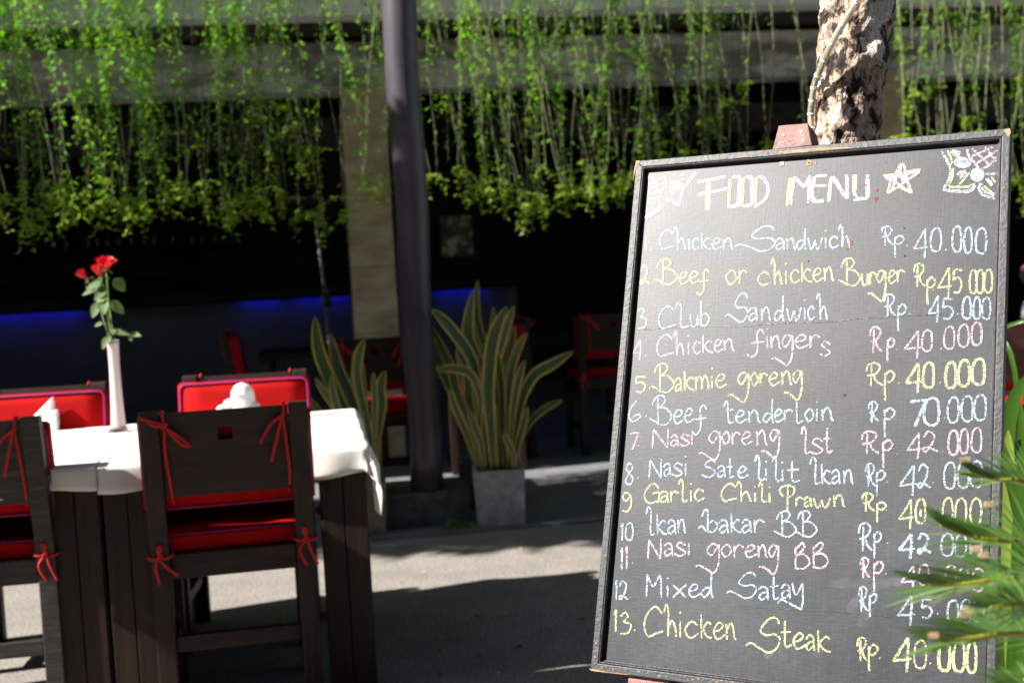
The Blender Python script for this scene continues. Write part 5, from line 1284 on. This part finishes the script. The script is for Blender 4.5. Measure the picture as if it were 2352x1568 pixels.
# head block: corners from the photograph, a little behind the frame face
hc = [onb(*q) for q in ((3115, 503), (3232, 493), (3249, 583), (3090, 598))]
head = ebuild(wedge([hc[3], hc[2], hc[1], hc[0]], .001, .055), 'head_block', M['redwood'], .0015)
for (sx, sy) in ((3135, 541), (3206, 528), (3120, 572), (3214, 563)):
    x, z = onb(sx, sy); mb = MB(); mb.lathe([(0, -.0008), (.0022, -.0006), (.0026, .0006)], 12)
    mb.v = [tuple(bl_(x + v[0], .001 + v[2] - .0002, z + v[1]) - eo) for v in mb.v]; mb.build('nail', M['nail'], head)
topz = hc[0][1] - .03
def leg(xa, za, foot, nm='leg'):
    a = bl_(xa, .040, za); mb = MB(); mb.bar(a, foot, .042, .026, up=(0, 1, 0)); ebuild(mb, nm, M['redwood'], .002)
hx_ = (hc[0][0] + hc[1][0]) / 2
dn = BM @ Vector((0, 0, -1)); side = BM @ Vector((1, 0, 0))
def footp(xt):    # down the board plane to the ground
    a = bl_(hx_, .040, topz); e = bl_(xt, .040, -1.0); d = e - a; return a + d * (a.z / -d.z)
leg(hx_ - .018, topz, footp(-.24)); leg(hx_ + .022, topz, footp(.30))
rl_ = bl_(hx_, .058, topz); mb = MB(); mb.bar(rl_, (rl_ + Vector((-BN.x, -BN.y, 0)).normalized() * .55).xy.to_3d(), .04, .024, up=(1, 0, 0)); ebuild(mb, 'rear_leg', M['redwood'], .002)
lx = [onb(*q) for q in ((2570, 2705), (2800, 2731))]
mb = MB(); V = [bl_(-.24, -.012, -BH / 2 - .004), bl_(.24, -.012, -BH / 2 - .004), bl_(.24, .055, -BH / 2 - .004), bl_(-.24, .055, -BH / 2 - .004)]
V2 = [v + (BM @ Vector((0, 0, -.03))) for v in V]
mb.add(V + V2, [(0, 1, 2, 3), (7, 6, 5, 4), (0, 4, 5, 1), (1, 5, 6, 2), (2, 6, 7, 3), (3, 7, 4, 0)]); ebuild(mb, 'ledge', M['redwood'], .002)

# ------------------------------------------------------------------ hanging creepers
def vine_clump(idx, x0, x1, n, ybot, dens, label, sparse=False):
    r4 = random.Random(100 + idx); vv0 = 0.72
    c = at_v((x0 + x1) / 2, -150, vv0); ztop = 3.05
    root = empty('hanging_creeper', (c.x, c.y, ztop), YAW, label, 'hanging creeper', 'creepers hanging in front of the restaurant')
    Mi = Matrix.Rotation(-YAW, 3, 'Z'); o0 = Vector((c.x, c.y, ztop))
    for k in range(n):
        px = x0 + (x1 - x0) * (k + r4.uniform(.1, .9)) / n; px += .55 * ((round(px / 46) * 46) - px); v_ = vv0 + r4.uniform(-.28, .30)
        ye = ybot + 8 + 20 * math.sin(px / 37.0) + r4.gauss(0, 16) + (r4.uniform(-170, -40) if r4.random() < .20 else 0)
        e = at_v(px + r4.uniform(0, 20), ye, v_); e.z = max(e.z, 1.2)
        top = Vector((e.x - r4.gauss(.03, .16), e.y + r4.gauss(0, .05), ztop)); 
        P = []; m_ = 14; ph = r4.uniform(0, 6); amp = r4.uniform(.005, .03)
        for i in range(m_ + 1):
            t_ = i / m_; p_ = top.lerp(e, t_); p_ = p_ + Vector((amp * math.sin(t_ * 7 + ph) * math.sin(math.pi * t_), amp * math.cos(t_ * 5 + ph) * math.sin(math.pi * t_), 0)); P.append(Mi @ (p_ - o0))
        woody = r4.random() < .62
        mb = MB(); mb.tube(P, [(.0029 if woody else .0019) * (1 - .35 * i / m_) for i in range(m_ + 1)], 5); st = mb.build('strand', M['stembrown'], root)
        mb = MB(); Ltot = (e - top).length
        # leaf coverage varies along the strand
        f0 = r4.uniform(0, 10); cover = [.2, 1.0, .4, 1.9, .3, .8, 1.6, .35][(round(px / 46) * 5 + idx) % 8] * r4.uniform(.5, 1.3) * dens
        cnt = int(Ltot * 230 * cover)
        for q in range(cnt):
            t_ = r4.random(); dn_ = .5 + .5 * math.sin(t_ * 9 + f0)
            if r4.random() > (.35 + .65 * dn_) * (1 - .72 * min(1, max(0, (t_ - .50) / .25))): continue
            i = min(m_ - 1, int(t_ * m_)); p_ = P[i].lerp(P[i + 1], t_ * m_ - i)
            a = r4.uniform(0, 6.283); L = r4.choice([r4.uniform(.012, .024), r4.uniform(.022, .042)]); rr_ = r4.uniform(.0, .018)
            dd = Vector((math.cos(a), math.sin(a), r4.uniform(-.45, .15))).normalized(); b = p_ + dd * rr_; sd = dd.cross(Vector((r4.uniform(-.6, .2), r4.uniform(-.5, .3), 1))).normalized(); w_ = L * .22
            mb.add([b, b + dd * L * .5 + sd * w_ - Vector((0, 0, L * .06)), b + dd * L - Vector((0, 0, L * .28)), b + dd * L * .5 - sd * w_ - Vector((0, 0, L * .06))], [(0, 1, 2, 3)])
        if mb.v: mb.build('foliage', M['vineleaf'], st)['kind'] = 'stuff'
        # bushy young growth at the end
        if r4.random() < (.55 if sparse else .92):
            mb = MB(); endp = P[-1]
            for tw in range(r4.randint(2, 5)):
                a = r4.uniform(0, 6.283); ln = r4.uniform(.03, .15); s0 = P[-1].lerp(P[-2], r4.random() * .55)
                hang = r4.random() < .42
                e2 = s0 + (Vector((math.cos(a) * .03, math.sin(a) * .03, -ln * .95)) if hang else Vector((math.cos(a) * ln, math.sin(a) * ln * .6, r4.uniform(-.10, .05))))
                for q in range(int(ln * 115)):
                    t_ = r4.random(); c_ = s0.lerp(e2, t_) + Vector((0, 0, -.04 * t_ * t_)); b_a = r4.uniform(0, 6.283); L = r4.uniform(.018, .038)
                    dd = Vector((math.cos(b_a), math.sin(b_a), r4.uniform(-.6, .3))).normalized(); sd = dd.cross(Vector((r4.uniform(-.7, .7), r4.uniform(-.9, .3), 1))).normalized(); w_ = L * .23
                    mb.add([c_, c_ + dd * L * .5 + sd * w_, c_ + dd * L - Vector((0, 0, L * .25)), c_ + dd * L * .5 - sd * w_], [(0, 1, 2, 3)])
            mb.build('young_tip', M['vinetip'], st)['kind'] = 'stuff'
    return root
vines = [(-60, 40, 10, 470, 1.0, 'creeper strands cut off by the left picture edge, highest left'), (40, 150, 11, 455, .9, 'creeper strands just right of the left picture edge, above the peaked napkin'),
         (150, 270, 14, 465, 1.1, 'dense creeper hanging above the rose vase'), (270, 400, 16, 450, 1.2, 'dense bright creeper right above and right of the roses'),
         (400, 520, 12, 455, .9, 'creeper strands above the left part of the near chair with scattered yellow leaves'), (520, 640, 13, 450, 1.0, 'creeper hanging above the right part of the near chair'),
         (640, 730, 9, 455, .8, 'creeper strands ending low beside the leaning pole'), (785, 880, 10, 425, .8, 'creeper hanging in front of the beige stone pillar'),
         (950, 1040, 7, 380, .5, 'thin creeper strands directly right of the grey column'), (1040, 1150, 12, 425, .9, 'creeper above the tall leaves of the right snake plant'),
         (1150, 1270, 17, 440, 1.3, 'thick curtain of creeper right of the big snake plant top'), (1270, 1400, 17, 430, 1.2, 'thick curtain of creeper left of the board corner'),
         (1400, 1540, 18, 400, 1.1, 'creeper hanging over the top left corner of the menu board'), (1540, 1680, 17, 380, 1.0, 'creeper above the word heading of the menu board'),
         (1680, 1760, 6, 320, .6, 'short sparse creeper left of the dark gap by the tree'), (1835, 1880, 3, 360, .5, 'few creeper strands touching the left side of the tree trunk'),
         (2040, 2140, 8, 330, .8, 'creeper strands just right of the tree trunk'), (2140, 2250, 11, 330, 1.0, 'creeper hanging behind the top right part of the board'), (2250, 2400, 14, 400, 1.1, 'creeper at the right picture edge')]
for i, (a, b, n, yb, de, lb) in enumerate(vines): vine_clump(i, a, b, n, yb, de, lb, de < .7)
# the planter trough they grow from, above the frame
tr = empty('planter_trough', fp(0, .45, 3.05), YAW, 'long planter trough high above from which the creepers hang', 'planter')
bx('trough', M['soffit'], tr, -9, 14, .75, 1.1, 0.0, .4, .005)

# ------------------------------------------------------------------ right edge: strap leaves, cycad fronds, person
def strap(mb, pts, width, n2=5):
    P = [at(x, y, Y) for x, y, Y in pts]; out = []
    for i in range(len(P) - 1):
        p0 = P[max(i - 1, 0)]; p1 = P[i]; p2 = P[i + 1]; p3 = P[min(i + 2, len(P) - 1)]
        for k in range(n2):
            u = k / n2; out.append(0.5 * ((2 * p1) + (p2 - p0) * u + (2 * p0 - 5 * p1 + 4 * p2 - p3) * u * u + (-p0 + 3 * p1 - 3 * p2 + p3) * u ** 3))
    out.append(P[-1]); n = len(out) - 1; V = []; F = []
    for i, c in enumerate(out):
        t_ = i / n; ax = (out[min(i + 1, n)] - out[max(i - 1, 0)]).normalized(); sd = ax.cross(Vector((-.35, -1, .3))).normalized(); nn = sd.cross(ax)
        w_ = width / 2 * (0.35 + .65 * math.sin(math.pi * min(1, t_ * .9 + .12))) * (1 if t_ < .9 else (1 - t_) / .1 + .02)
        V += [c - sd * w_ + nn * w_ * .25, c, c + sd * w_ + nn * w_ * .25]
    for i in range(n): a = i * 3; F += [(a, a + 1, a + 4, a + 3), (a + 1, a + 2, a + 5, a + 4)]
    mb.add(V, F)
b0 = at(2360, 1568, 2.9)
lil = empty('strap_leaf_plant', (b0.x, 2.9, 0), 0, 'green plant with broad arching leaves behind the right edge of the board', 'plant')
lo = Vector((b0.x, 2.9, 0))
SL = [([(2330, 1750, 2.9), (2312, 1400, 2.9), (2306, 1150, 2.9), (2318, 960, 2.88), (2352, 880, 2.85), (2400, 850, 2.8)], .036, 'broadleaf'),
      ([(2340, 1750, 2.95), (2325, 1300, 2.95), (2300, 1050, 2.95), (2290, 960, 3.0), (2345, 905, 3.0)], .032, 'broadleaf'),
      ([(2345, 1700, 2.8), (2340, 1300, 2.8), (2350, 1100, 2.8), (2345, 920, 2.82)], .034, 'broadleaf'),
      ([(2330, 1650, 2.85), (2322, 1300, 2.85), (2314, 1120, 2.83), (2316, 985, 2.80)], .045, 'paleleaf'),
      ([(2370, 1700, 2.75), (2365, 1350, 2.75), (2335, 1150, 2.75), (2295, 1020, 2.75), (2270, 985, 2.78)], .03, 'broadleaf'),
      ([(2310, 1750, 2.85), (2330, 1450, 2.85), (2350, 1350, 2.85), (2420, 1290, 2.8)], .028, 'broadleaf'),
      ([(2300, 1750, 2.9), (2310, 1500, 2.88), (2320, 1400, 2.86), (2300, 1300, 2.84)], .03, 'broadleaf'),
      ([(2290, 1800, 2.8), (2300, 1640, 2.78), (2330, 1540, 2.76), (2390, 1500, 2.74)], .03, 'broadleaf'),
      ([(2360, 1750, 3.0), (2345, 1400, 3.0), (2330, 1250, 3.0), (2290, 1150, 3.05)], .035, 'broadleaf'),
      ([(2380, 1700, 2.9), (2370, 1300, 2.9), (2352, 1150, 2.9), (2352, 1020, 2.9)], .04, 'broadleaf'),
      ([(2400, 1800, 3.0), (2370, 1300, 3.05), (2330, 850, 3.1), (2290, 770, 3.15), (2352, 735, 3.1), (2400, 722, 3.1)], .012, 'broadleaf')]
for q in range(14):
    x_ = 2285 + q * 9; SL.append(([(x_ + rnd.uniform(-30, 30), 1800, 2.9 + rnd.uniform(-.1, .2)), (x_ + rnd.uniform(-15, 15), 1500, 2.95), (x_ + rnd.uniform(-20, 30), 1150 + rnd.uniform(0, 150), 2.98), (x_ + rnd.uniform(-30, 60), 950 + rnd.uniform(0, 300), 3.0)], rnd.uniform(.012, .026), 'broadleaf'))
for pts, w_, mt in SL:
    mb = MB(); strap(mb, pts, w_); mb.v = [tuple(Vector(v) - lo) for v in mb.v]; mb.build('leaf', M[mt], lil, smooth=True)

def frond(root, o0, rach, width_len, seed, up_only=False):
    r5 = random.Random(seed); P = [at(x, y, Y) for x, y, Y in rach]; out = []
    for i in range(len(P) - 1):
        p0 = P[max(i - 1, 0)]; p1 = P[i]; p2 = P[i + 1]; p3 = P[min(i + 2, len(P) - 1)]
        for k in range(8):
            u = k / 8; out.append(0.5 * ((2 * p1) + (p2 - p0) * u + (2 * p0 - 5 * p1 + 4 * p2 - p3) * u * u + (-p0 + 3 * p1 - 3 * p2 + p3) * u ** 3))
    out.append(P[-1]); n = len(out) - 1
    mb = MB(); mb.tube([q - o0 for q in out], [.0035 * (1 - .75 * i / n) + .0006 for i in range(n + 1)], 6); rc = mb.build('frond', M['rachis'], root, smooth=True)
    mb = MB(); Ltot = sum((out[i + 1] - out[i]).length for i in range(n)); cnt = int(Ltot / .0052)
    mb2 = MB()
    for q in range(cnt):
        t_ = q / cnt; f = t_ * n; i = min(n - 1, int(f)); c = out[i].lerp(out[i + 1], f - i); ax = (out[i + 1] - out[i]).normalized()
        for s_ in (1, -1):
            if s_ < 0 and r5.random() < .72: continue
            upv = Vector((0, -.25, 1)) if s_ > 0 else Vector((0, .75, -.35))
            upv = (upv - ax * upv.dot(ax)).normalized()
            fw = 1.25 + .9 * t_ ; dd = (ax * fw + upv * .75 + Vector((r5.uniform(-.06, .06), r5.uniform(-.12, .12), r5.uniform(-.06, .06)))).normalized()
            L = width_len * (math.sin(math.pi * min(1, .16 + .80 * t_)) ** .7) * r5.uniform(.9, 1.05) * (1 if s_ > 0 else .8); b = c - o0; w_ = .00115
            sd = dd.cross(Vector((0, -1, .4))).normalized(); cv = Vector((0, 0, -L * .12))
            mb.add([b - sd * w_ * .6, b + dd * L * .5 - sd * w_ + cv * .3, b + dd * L + cv, b + dd * L * .5 + sd * w_ + cv * .3, b + sd * w_ * .6], [(0, 1, 2, 3, 4)])
            if r5.random() < .02:
                e = b + dd * L * r5.uniform(.4, .8); mb2.box(e + Vector((0, -.002, 0)), (.010, .002, .005))
    mb.build('leaflets', M['frond'], rc)['kind'] = 'stuff'
    if mb2.v: mb2.build('scorched_tips', M['scorched'], rc)['kind'] = 'stuff'
cb = at(2750, 1500, 1.30); o0 = Vector((cb.x, cb.y, 0))
cyc = empty('cycad', o0, 0, 'cycad with fine feathery fronds reaching blurred across the lower right of the board', 'cycad')
mb = MB(); mb.tube([(0, 0, 0), (0, 0, .30), (0, 0, .58)], [.11, .10, .07], 16); mb.build('trunk', M['bark'], cyc, smooth=True)
crown = (2720, 1480, 1.32)
c8 = lambda x, y: (2067.2 + x * .594 * SB, 1033.6 + y * .594 * SB)
def fr(pts, wl, seed):
    rp = [crown]
    for x, y, Y in pts: a, b = c8(x, y); rp.append((a, b, Y))
    frond(cyc, o0, rp, wl, seed)
fr([(1050, 860, 1.30), (835, 855, 1.28), (600, 875, 1.26), (360, 905, 1.25), (190, 905, 1.24)], .13, 1)
fr([(1050, 1270, 1.24), (835, 1232, 1.20), (640, 1240, 1.18), (420, 1268, 1.17), (270, 1290, 1.16)], .115, 2)
fr([(1150, 900, 1.34), (900, 640, 1.32), (690, 610, 1.30), (480, 580, 1.29), (270, 500, 1.28)], .11, 3)
fr([(1200, 700, 1.40), (1000, 330, 1.38), (820, 210, 1.36), (640, 195, 1.35), (470, 140, 1.34)], .085, 4)
fr([(1050, 1100, 1.22), (900, 1060, 1.16), (760, 1040, 1.14), (600, 1060, 1.13)], .10, 5)
fr([(1100, 1640, 1.30), (900, 1600, 1.27), (760, 1590, 1.26), (640, 1620, 1.25)], .08, 6)

# seated person, mostly beyond the right picture edge
def skin_mesh(name, joints, edges, mat, parent, sub=2):
    me = bpy.data.meshes.new(name); me.from_pydata([j[:3] for j in joints], edges, []); o = bpy.data.objects.new(name, me); COL.objects.link(o)
    sk = o.modifiers.new('skin', 'SKIN'); 
    lay = me.skin_vertices[0] if me.skin_vertices else None
    for i, j in enumerate(joints): me.skin_vertices[0].data[i].radius = (j[3], j[4] if len(j) > 4 else j[3])
    me.skin_vertices[0].data[0].use_root = True
    sb = o.modifiers.new('sub', 'SUBSURF'); sb.levels = sub; sb.render_levels = sub
    dg = bpy.context.evaluated_depsgraph_get(); dg.update(); m2 = bpy.data.meshes.new_from_object(o.evaluated_get(dg)); 
    bpy.data.objects.remove(o); m2.materials.clear(); m2.materials.append(mat); m2.polygons.foreach_set('use_smooth', [True] * len(m2.polygons))
    o = bpy.data.objects.new(name, m2); COL.objects.link(o); o.parent = parent; return o
def person():
    Yp = 7.0; hp = at(2384, 625, Yp)      # head centre
    t = empty('person', (hp.x + .12, Yp, 0.012), 0, 'seated person with black hair in a pale blue shirt, glimpsed at the right picture edge', 'person')
    hz = hp.z - .012
    # local frame: faces -x (towards the picture's left); origin under the hips
    J = [(0.0, 0, hz - .64, .13, .15), (-.03, 0, hz - .44, .12, .15), (-.07, 0, hz - .26, .12, .17), (-.10, 0, hz - .15, .055, .06), (-.12, 0, hz - .07, .052, .055), (-.13, 0, hz, .085, .072), (-.13, 0, hz + .06, .075, .07),
         (-.07, -.17, hz - .21, .055), (-.14, -.21, hz - .45, .042), (-.36, -.12, hz - .50, .034), (-.43, -.10, hz - .49, .03),
         (-.07, .17, hz - .21, .055), (-.14, .21, hz - .45, .042), (-.36, .14, hz - .50, .034), (-.43, .12, hz - .49, .03),
         (-.10, -.10, hz - .66, .09), (-.46, -.11, hz - .62, .062), (-.44, -.11, .10, .045), (-.56, -.11, .04, .035),
         (-.10, .10, hz - .66, .09), (-.46, .11, hz - .62, .062), (-.44, .11, .10, .045), (-.56, .11, .04, .035)]
    E = [(0, 1), (1, 2), (2, 3), (3, 4), (4, 5), (5, 6), (2, 7), (7, 8), (8, 9), (9, 10), (2, 11), (11, 12), (12, 13), (13, 14), (0, 15), (15, 16), (16, 17), (17, 18), (0, 19), (19, 20), (20, 21), (21, 22)]
    for s_, b in ((-1, 10), (1, 14)):
        bx_, by_, bz_ = J[b][:3]
        for k, (dy, L) in enumerate(((-.026, .055), (-.009, .065), (.009, .06), (.026, .048))):
            J.append((bx_ - .04, by_ + dy, bz_ + .004, .010)); J.append((bx_ - .04 - L, by_ + dy * 1.2, bz_ - .014, .008)); n = len(J); E += [(b, n - 2), (n - 2, n - 1)]
        J.append((bx_ - .03, by_ - s_ * .04, bz_, .010)); E.append((b, len(J) - 1))
    # nose and chin
    J.append((-.225, 0, hz - .012, .014)); E.append((5, len(J) - 1)); J.append((-.195, 0, hz - .075, .028)); E.append((5, len(J) - 1))
    skin_mesh('body', J, E, M['skin'], t)
    Js = [(0.0, 0, hz - .62, .145, .165), (-.03, 0, hz - .44, .135, .165), (-.07, 0, hz - .26, .135, .185), (-.09, 0, hz - .18, .08, .09), (-.07, -.17, hz - .21, .072), (-.105, -.19, hz - .33, .064), (-.07, .17, hz - .21, .072), (-.105, .19, hz - .33, .064)]
    skin_mesh('shirt', Js, [(0, 1), (1, 2), (2, 3), (2, 4), (4, 5), (2, 6), (6, 7)], M['shirt'], t)
    for s_ in (-1, 1):
        mb = MB(); mb.tube([(-.100, s_ * .188, hz - .325), (-.115, s_ * .195, hz - .355)], .0635, 20, False); mb.build('sleeve_trim', M['navy'], t, smooth=True)
    Jt = [(0, 0, hz - .66, .145, .17), (-.10, -.10, hz - .66, .10), (-.46, -.11, hz - .62, .072), (-.44, -.11, .14, .058), (-.10, .10, hz - .66, .10), (-.46, .11, hz - .62, .072), (-.44, .11, .14, .058)]
    skin_mesh('trousers', Jt, [(0, 1), (1, 2), (2, 3), (0, 4), (4, 5), (5, 6)], M['trouser'], t)
    Jh = [(-.095, 0, hz + .045, .098, .088), (-.055, 0, hz - .01, .075, .08), (-.04, 0, hz - .08, .05, .06)]
    skin_mesh('hair', Jh, [(0, 1), (1, 2)], M['hair'], t)
    for s_ in (-1, 1):
        mb = MB(); mb.lathe([(0, -.009), (.006, -.006), (.009, 0), (.006, .006), (0, .009)], 10, (-.198, s_ * .032, hz + .012)); mb.build('eye', M['hair'], t, smooth=True)
        mb = MB(); mb.lathe([(0, -.03), (.012, -.02), (.014, 0), (.012, .02), (0, .03)], 10, (-.12, s_ * .076, hz)); mb.build('ear', M['skin'], t, smooth=True)
    c = copy_tree(chair0); c.location = (hp.x + .30, Yp, .012); c.rotation_euler = (0, 0, R_(90)); c['label'] = 'dim chair the person at the right edge sits on'; c['group'] = G2
person()

# indoor tables, dim
def dim_table(px, Y, label):
    p = at(px, 800, Y); t = empty('indoor_table', (p.x, Y, .012), YAW, label, 'table', 'tables inside the restaurant')
    bx('table_top', M['dark'], t, -.4, .4, -.4, .4, .71, .745, .004)
    for sx in (-1, 1):
        for sy in (-1, 1): bx('leg', M['wood'], t, sx * .35 - .03, sx * .35 + .03, sy * .35 - .03, sy * .35 + .03, 0, .708, .003)
    return t
dim_table(740, 8.3, 'dim dark table inside near the leaning pole'); dim_table(1310, 8.4, 'dim dark table inside left of the menu board'); dim_table(2330, 6.3, 'dim dark table between the brown chair and the seated person')

# ------------------------------------------------------------------ unseen things added round the yard to block skylight and sun
bpart('sky_block_upper_wall', M['soffit'], -9, 14, 1.85, 2.1, z_par + 1.605, 9.0)  # added above the frame to cut skylight from behind the restaurant
aw = empty('sky_block_awning', (2.4, -2.4, 0), 0, 'unseen dark canvas awning added behind the viewer to block skylight', 'awning')  # made-up awning, keeps skylight off surfaces that face the camera
mb = MB(); mb.box((0, 0, 3.15), (7.6, 6.6, .02)); mb.build('canvas', M['navy'], aw)
for x in (-3.7, 3.7):
    for y in (-3.2, 1.0 if x > 0 else -.5):
        mb = MB(); mb.tube([(x, y, 0), (x, y, 3.13)], .03, 10); mb.build('post', M['polegrey'], aw, smooth=True)
ob = empty('sky_block_building', (0, -8, 0), 0, 'unseen plain dark building added behind the viewer to block skylight', 'building')  # unseen block, added to hide the sky behind the camera
mb = MB(); mb.box((0, -1, 4.5), (34, 2, 9)); mb.build('wall', M['soffit'], ob)
for k in range(8):
    mb = MB(); mb.box((-14 + k * 4, .02, 2.2), (1.2, .05, 1.6)); mb.build('window', M['bottle'], ob)
lb = empty('sky_block_wall', (-12.5, 0, 0), 0, 'unseen tall dark wall added far left of the tables to block skylight', 'wall')  # added out of view, lowers the sky fill from the left
mb = MB(); mb.box((0, 0, 3.6), (.3, 44, 7.2)); mb.build('wall', M['soffit'], lb)
bt = empty('sky_block_big_tree', (6.2, 3.2, 0), 0, 'unseen large tree added right of the yard, its crown blocking skylight over the board', 'tree')  # added out of view, its crown darkens the yard from above
mb = MB(); mb.tube([(0, 0, 0), (-.1, .05, 2.2), (-.5, .2, 3.8), (-1.4, .4, 5.2)], [.22, .18, .15, .08], 12); mb.build('trunk', M['bark'], bt, smooth=True)
mb = MB(); r7 = random.Random(19)
for k in range(9000):
    a, b, c = r7.uniform(-1, 1), r7.uniform(-1, 1), r7.uniform(-1, 1)
    if a * a + b * b + c * c > 1: continue
    p = Vector((-0.6 + a * 3.6, .7 + b * 3.2, 5.8 + c * 1.3)); dd = Vector((r7.uniform(-1, 1), r7.uniform(-1, 1), r7.uniform(-.4, .4))).normalized()
    leaf_mesh(mb, p, p + dd * .30, .15, (0, 0, 1))
mb.build('crown', M['shadeleaf'], bt)['kind'] = 'stuff'

tt = empty('sky_block_tall_tree', (-3.6, 14.5, 0), 0, 'unseen very tall tree added behind the restaurant, its crown blocking skylight over the yard', 'tree')  # added overhead crown, blocks sky but stays clear of the sun
mb = MB(); mb.tube([(0, 0, 0), (.3, -1.5, 5), (1.5, -5, 8.2), (3.2, -9, 9.0)], [.4, .35, .25, .1], 12); mb.build('trunk', M['bark'], tt, smooth=True)
mb = MB()
for k in range(9000):
    a, b, c = r7.uniform(-1, 1), r7.uniform(-1, 1), r7.uniform(-1, 1)
    if a * a + b * b + c * c > 1: continue
    p = Vector((3.5 + a * 3.9, -9.8 + b * 5.5, 9.2 + c * 1.0)); dd = Vector((r7.uniform(-1, 1), r7.uniform(-1, 1), r7.uniform(-.4, .4))).normalized()
    leaf_mesh(mb, p, p + dd * .40, .22, (0, 0, 1))
mb.build('crown', M['shadeleaf'], tt)['kind'] = 'stuff'
for nm_, lo_, cen, rad, lab in (('sky_block_leafy_tree', (-7.5, 12.5, 0), (2.5, -2.0, 8.4), (7.5, 3.4, 2.0), 'unseen broad dark tree added far left behind the restaurant to block skylight'), ('sky_block_leafy_tree', (-6.5, -6.0, 0), (.5, -.2, 7.2), (7.0, 3.6, 1.8), 'unseen broad dark tree added left behind the viewer to block skylight')):  # two more unseen crowns, added to deepen the shadows on the ground
    t9 = empty(nm_, lo_, 0, lab, 'tree'); mb = MB(); mb.tube([(0, 0, 0), (.1, 0, 3), (cen[0] * .5, cen[1] * .5, cen[2] - 1.5)], [.35, .3, .15], 12); mb.build('trunk', M['bark'], t9, smooth=True); mb = MB()
    for k in range(9000):
        a, b, c = r7.uniform(-1, 1), r7.uniform(-1, 1), r7.uniform(-1, 1)
        if a * a + b * b + c * c > 1: continue
        p = Vector((cen[0] + a * rad[0], cen[1] + b * rad[1], cen[2] + c * rad[2])); dd = Vector((r7.uniform(-1, 1), r7.uniform(-1, 1), r7.uniform(-.5, .5))).normalized()
        mb.add([p, p + dd * .25 + dd.cross(Vector((0, 0, 1))).normalized() * .14, p + dd * .5, p + dd * .25 - dd.cross(Vector((0, 0, 1))).normalized() * .14], [(0, 1, 2, 3)])
    mb.build('crown', M['shadeleaf'], t9)['kind'] = 'stuff'
ps = empty('shade_parasol', (-3.5, 2.42, 0), 0, 'unseen small square parasol added beyond the left picture edge to shade the foreground', 'parasol')  # made-up parasol out of view, casts shade on the foreground ground
mb = MB(); mb.tube([(0, 0, 0), (0, 0, 3.15)], .02, 10); mb.build('pole', M['polegrey'], ps, smooth=True)
mb = MB(); mb.add([(-.75, -.36, 2.95), (.75, -.36, 2.95), (.75, .36, 2.95), (-.75, .36, 2.95), (0, 0, 3.15)], [(0, 1, 4), (1, 2, 4), (2, 3, 4), (3, 0, 4)]); mb.build('canopy', M['navy'], ps)

# ------------------------------------------------------------------ unseen tree added left of the frame: shades the terrace by the column
st = empty('shade_tree', (-6.9, 5.6, 0), 0, 'unseen leafy tree added beyond the left picture edge to shade the terrace', 'tree')
mb = MB(); mb.tube([(0, 0, 0), (.05, 0, 2), (.3, -.2, 3.6), (.8, -.4, 4.6)], [.14, .12, .10, .06], 12); mb.build('trunk', M['bark'], st, smooth=True)
mb = MB(); r6 = random.Random(9)
for k in range(9000):
    a, b, c = r6.uniform(-1, 1), r6.uniform(-1, 1), r6.uniform(-1, 1)
    if a * a + b * b + c * c > 1: continue
    p = Vector((1.4 + a * 2.4, -.93 + b * .74, 4.55 + c * .45)); dd = Vector((r6.uniform(-1, 1), r6.uniform(-1, 1), r6.uniform(-.4, .4))).normalized()
    leaf_mesh(mb, p, p + dd * .14, .06, (0, 0, 1))
mb.build('crown', M['shadeleaf'], st)['kind'] = 'stuff'
print('objects', len(bpy.data.objects))
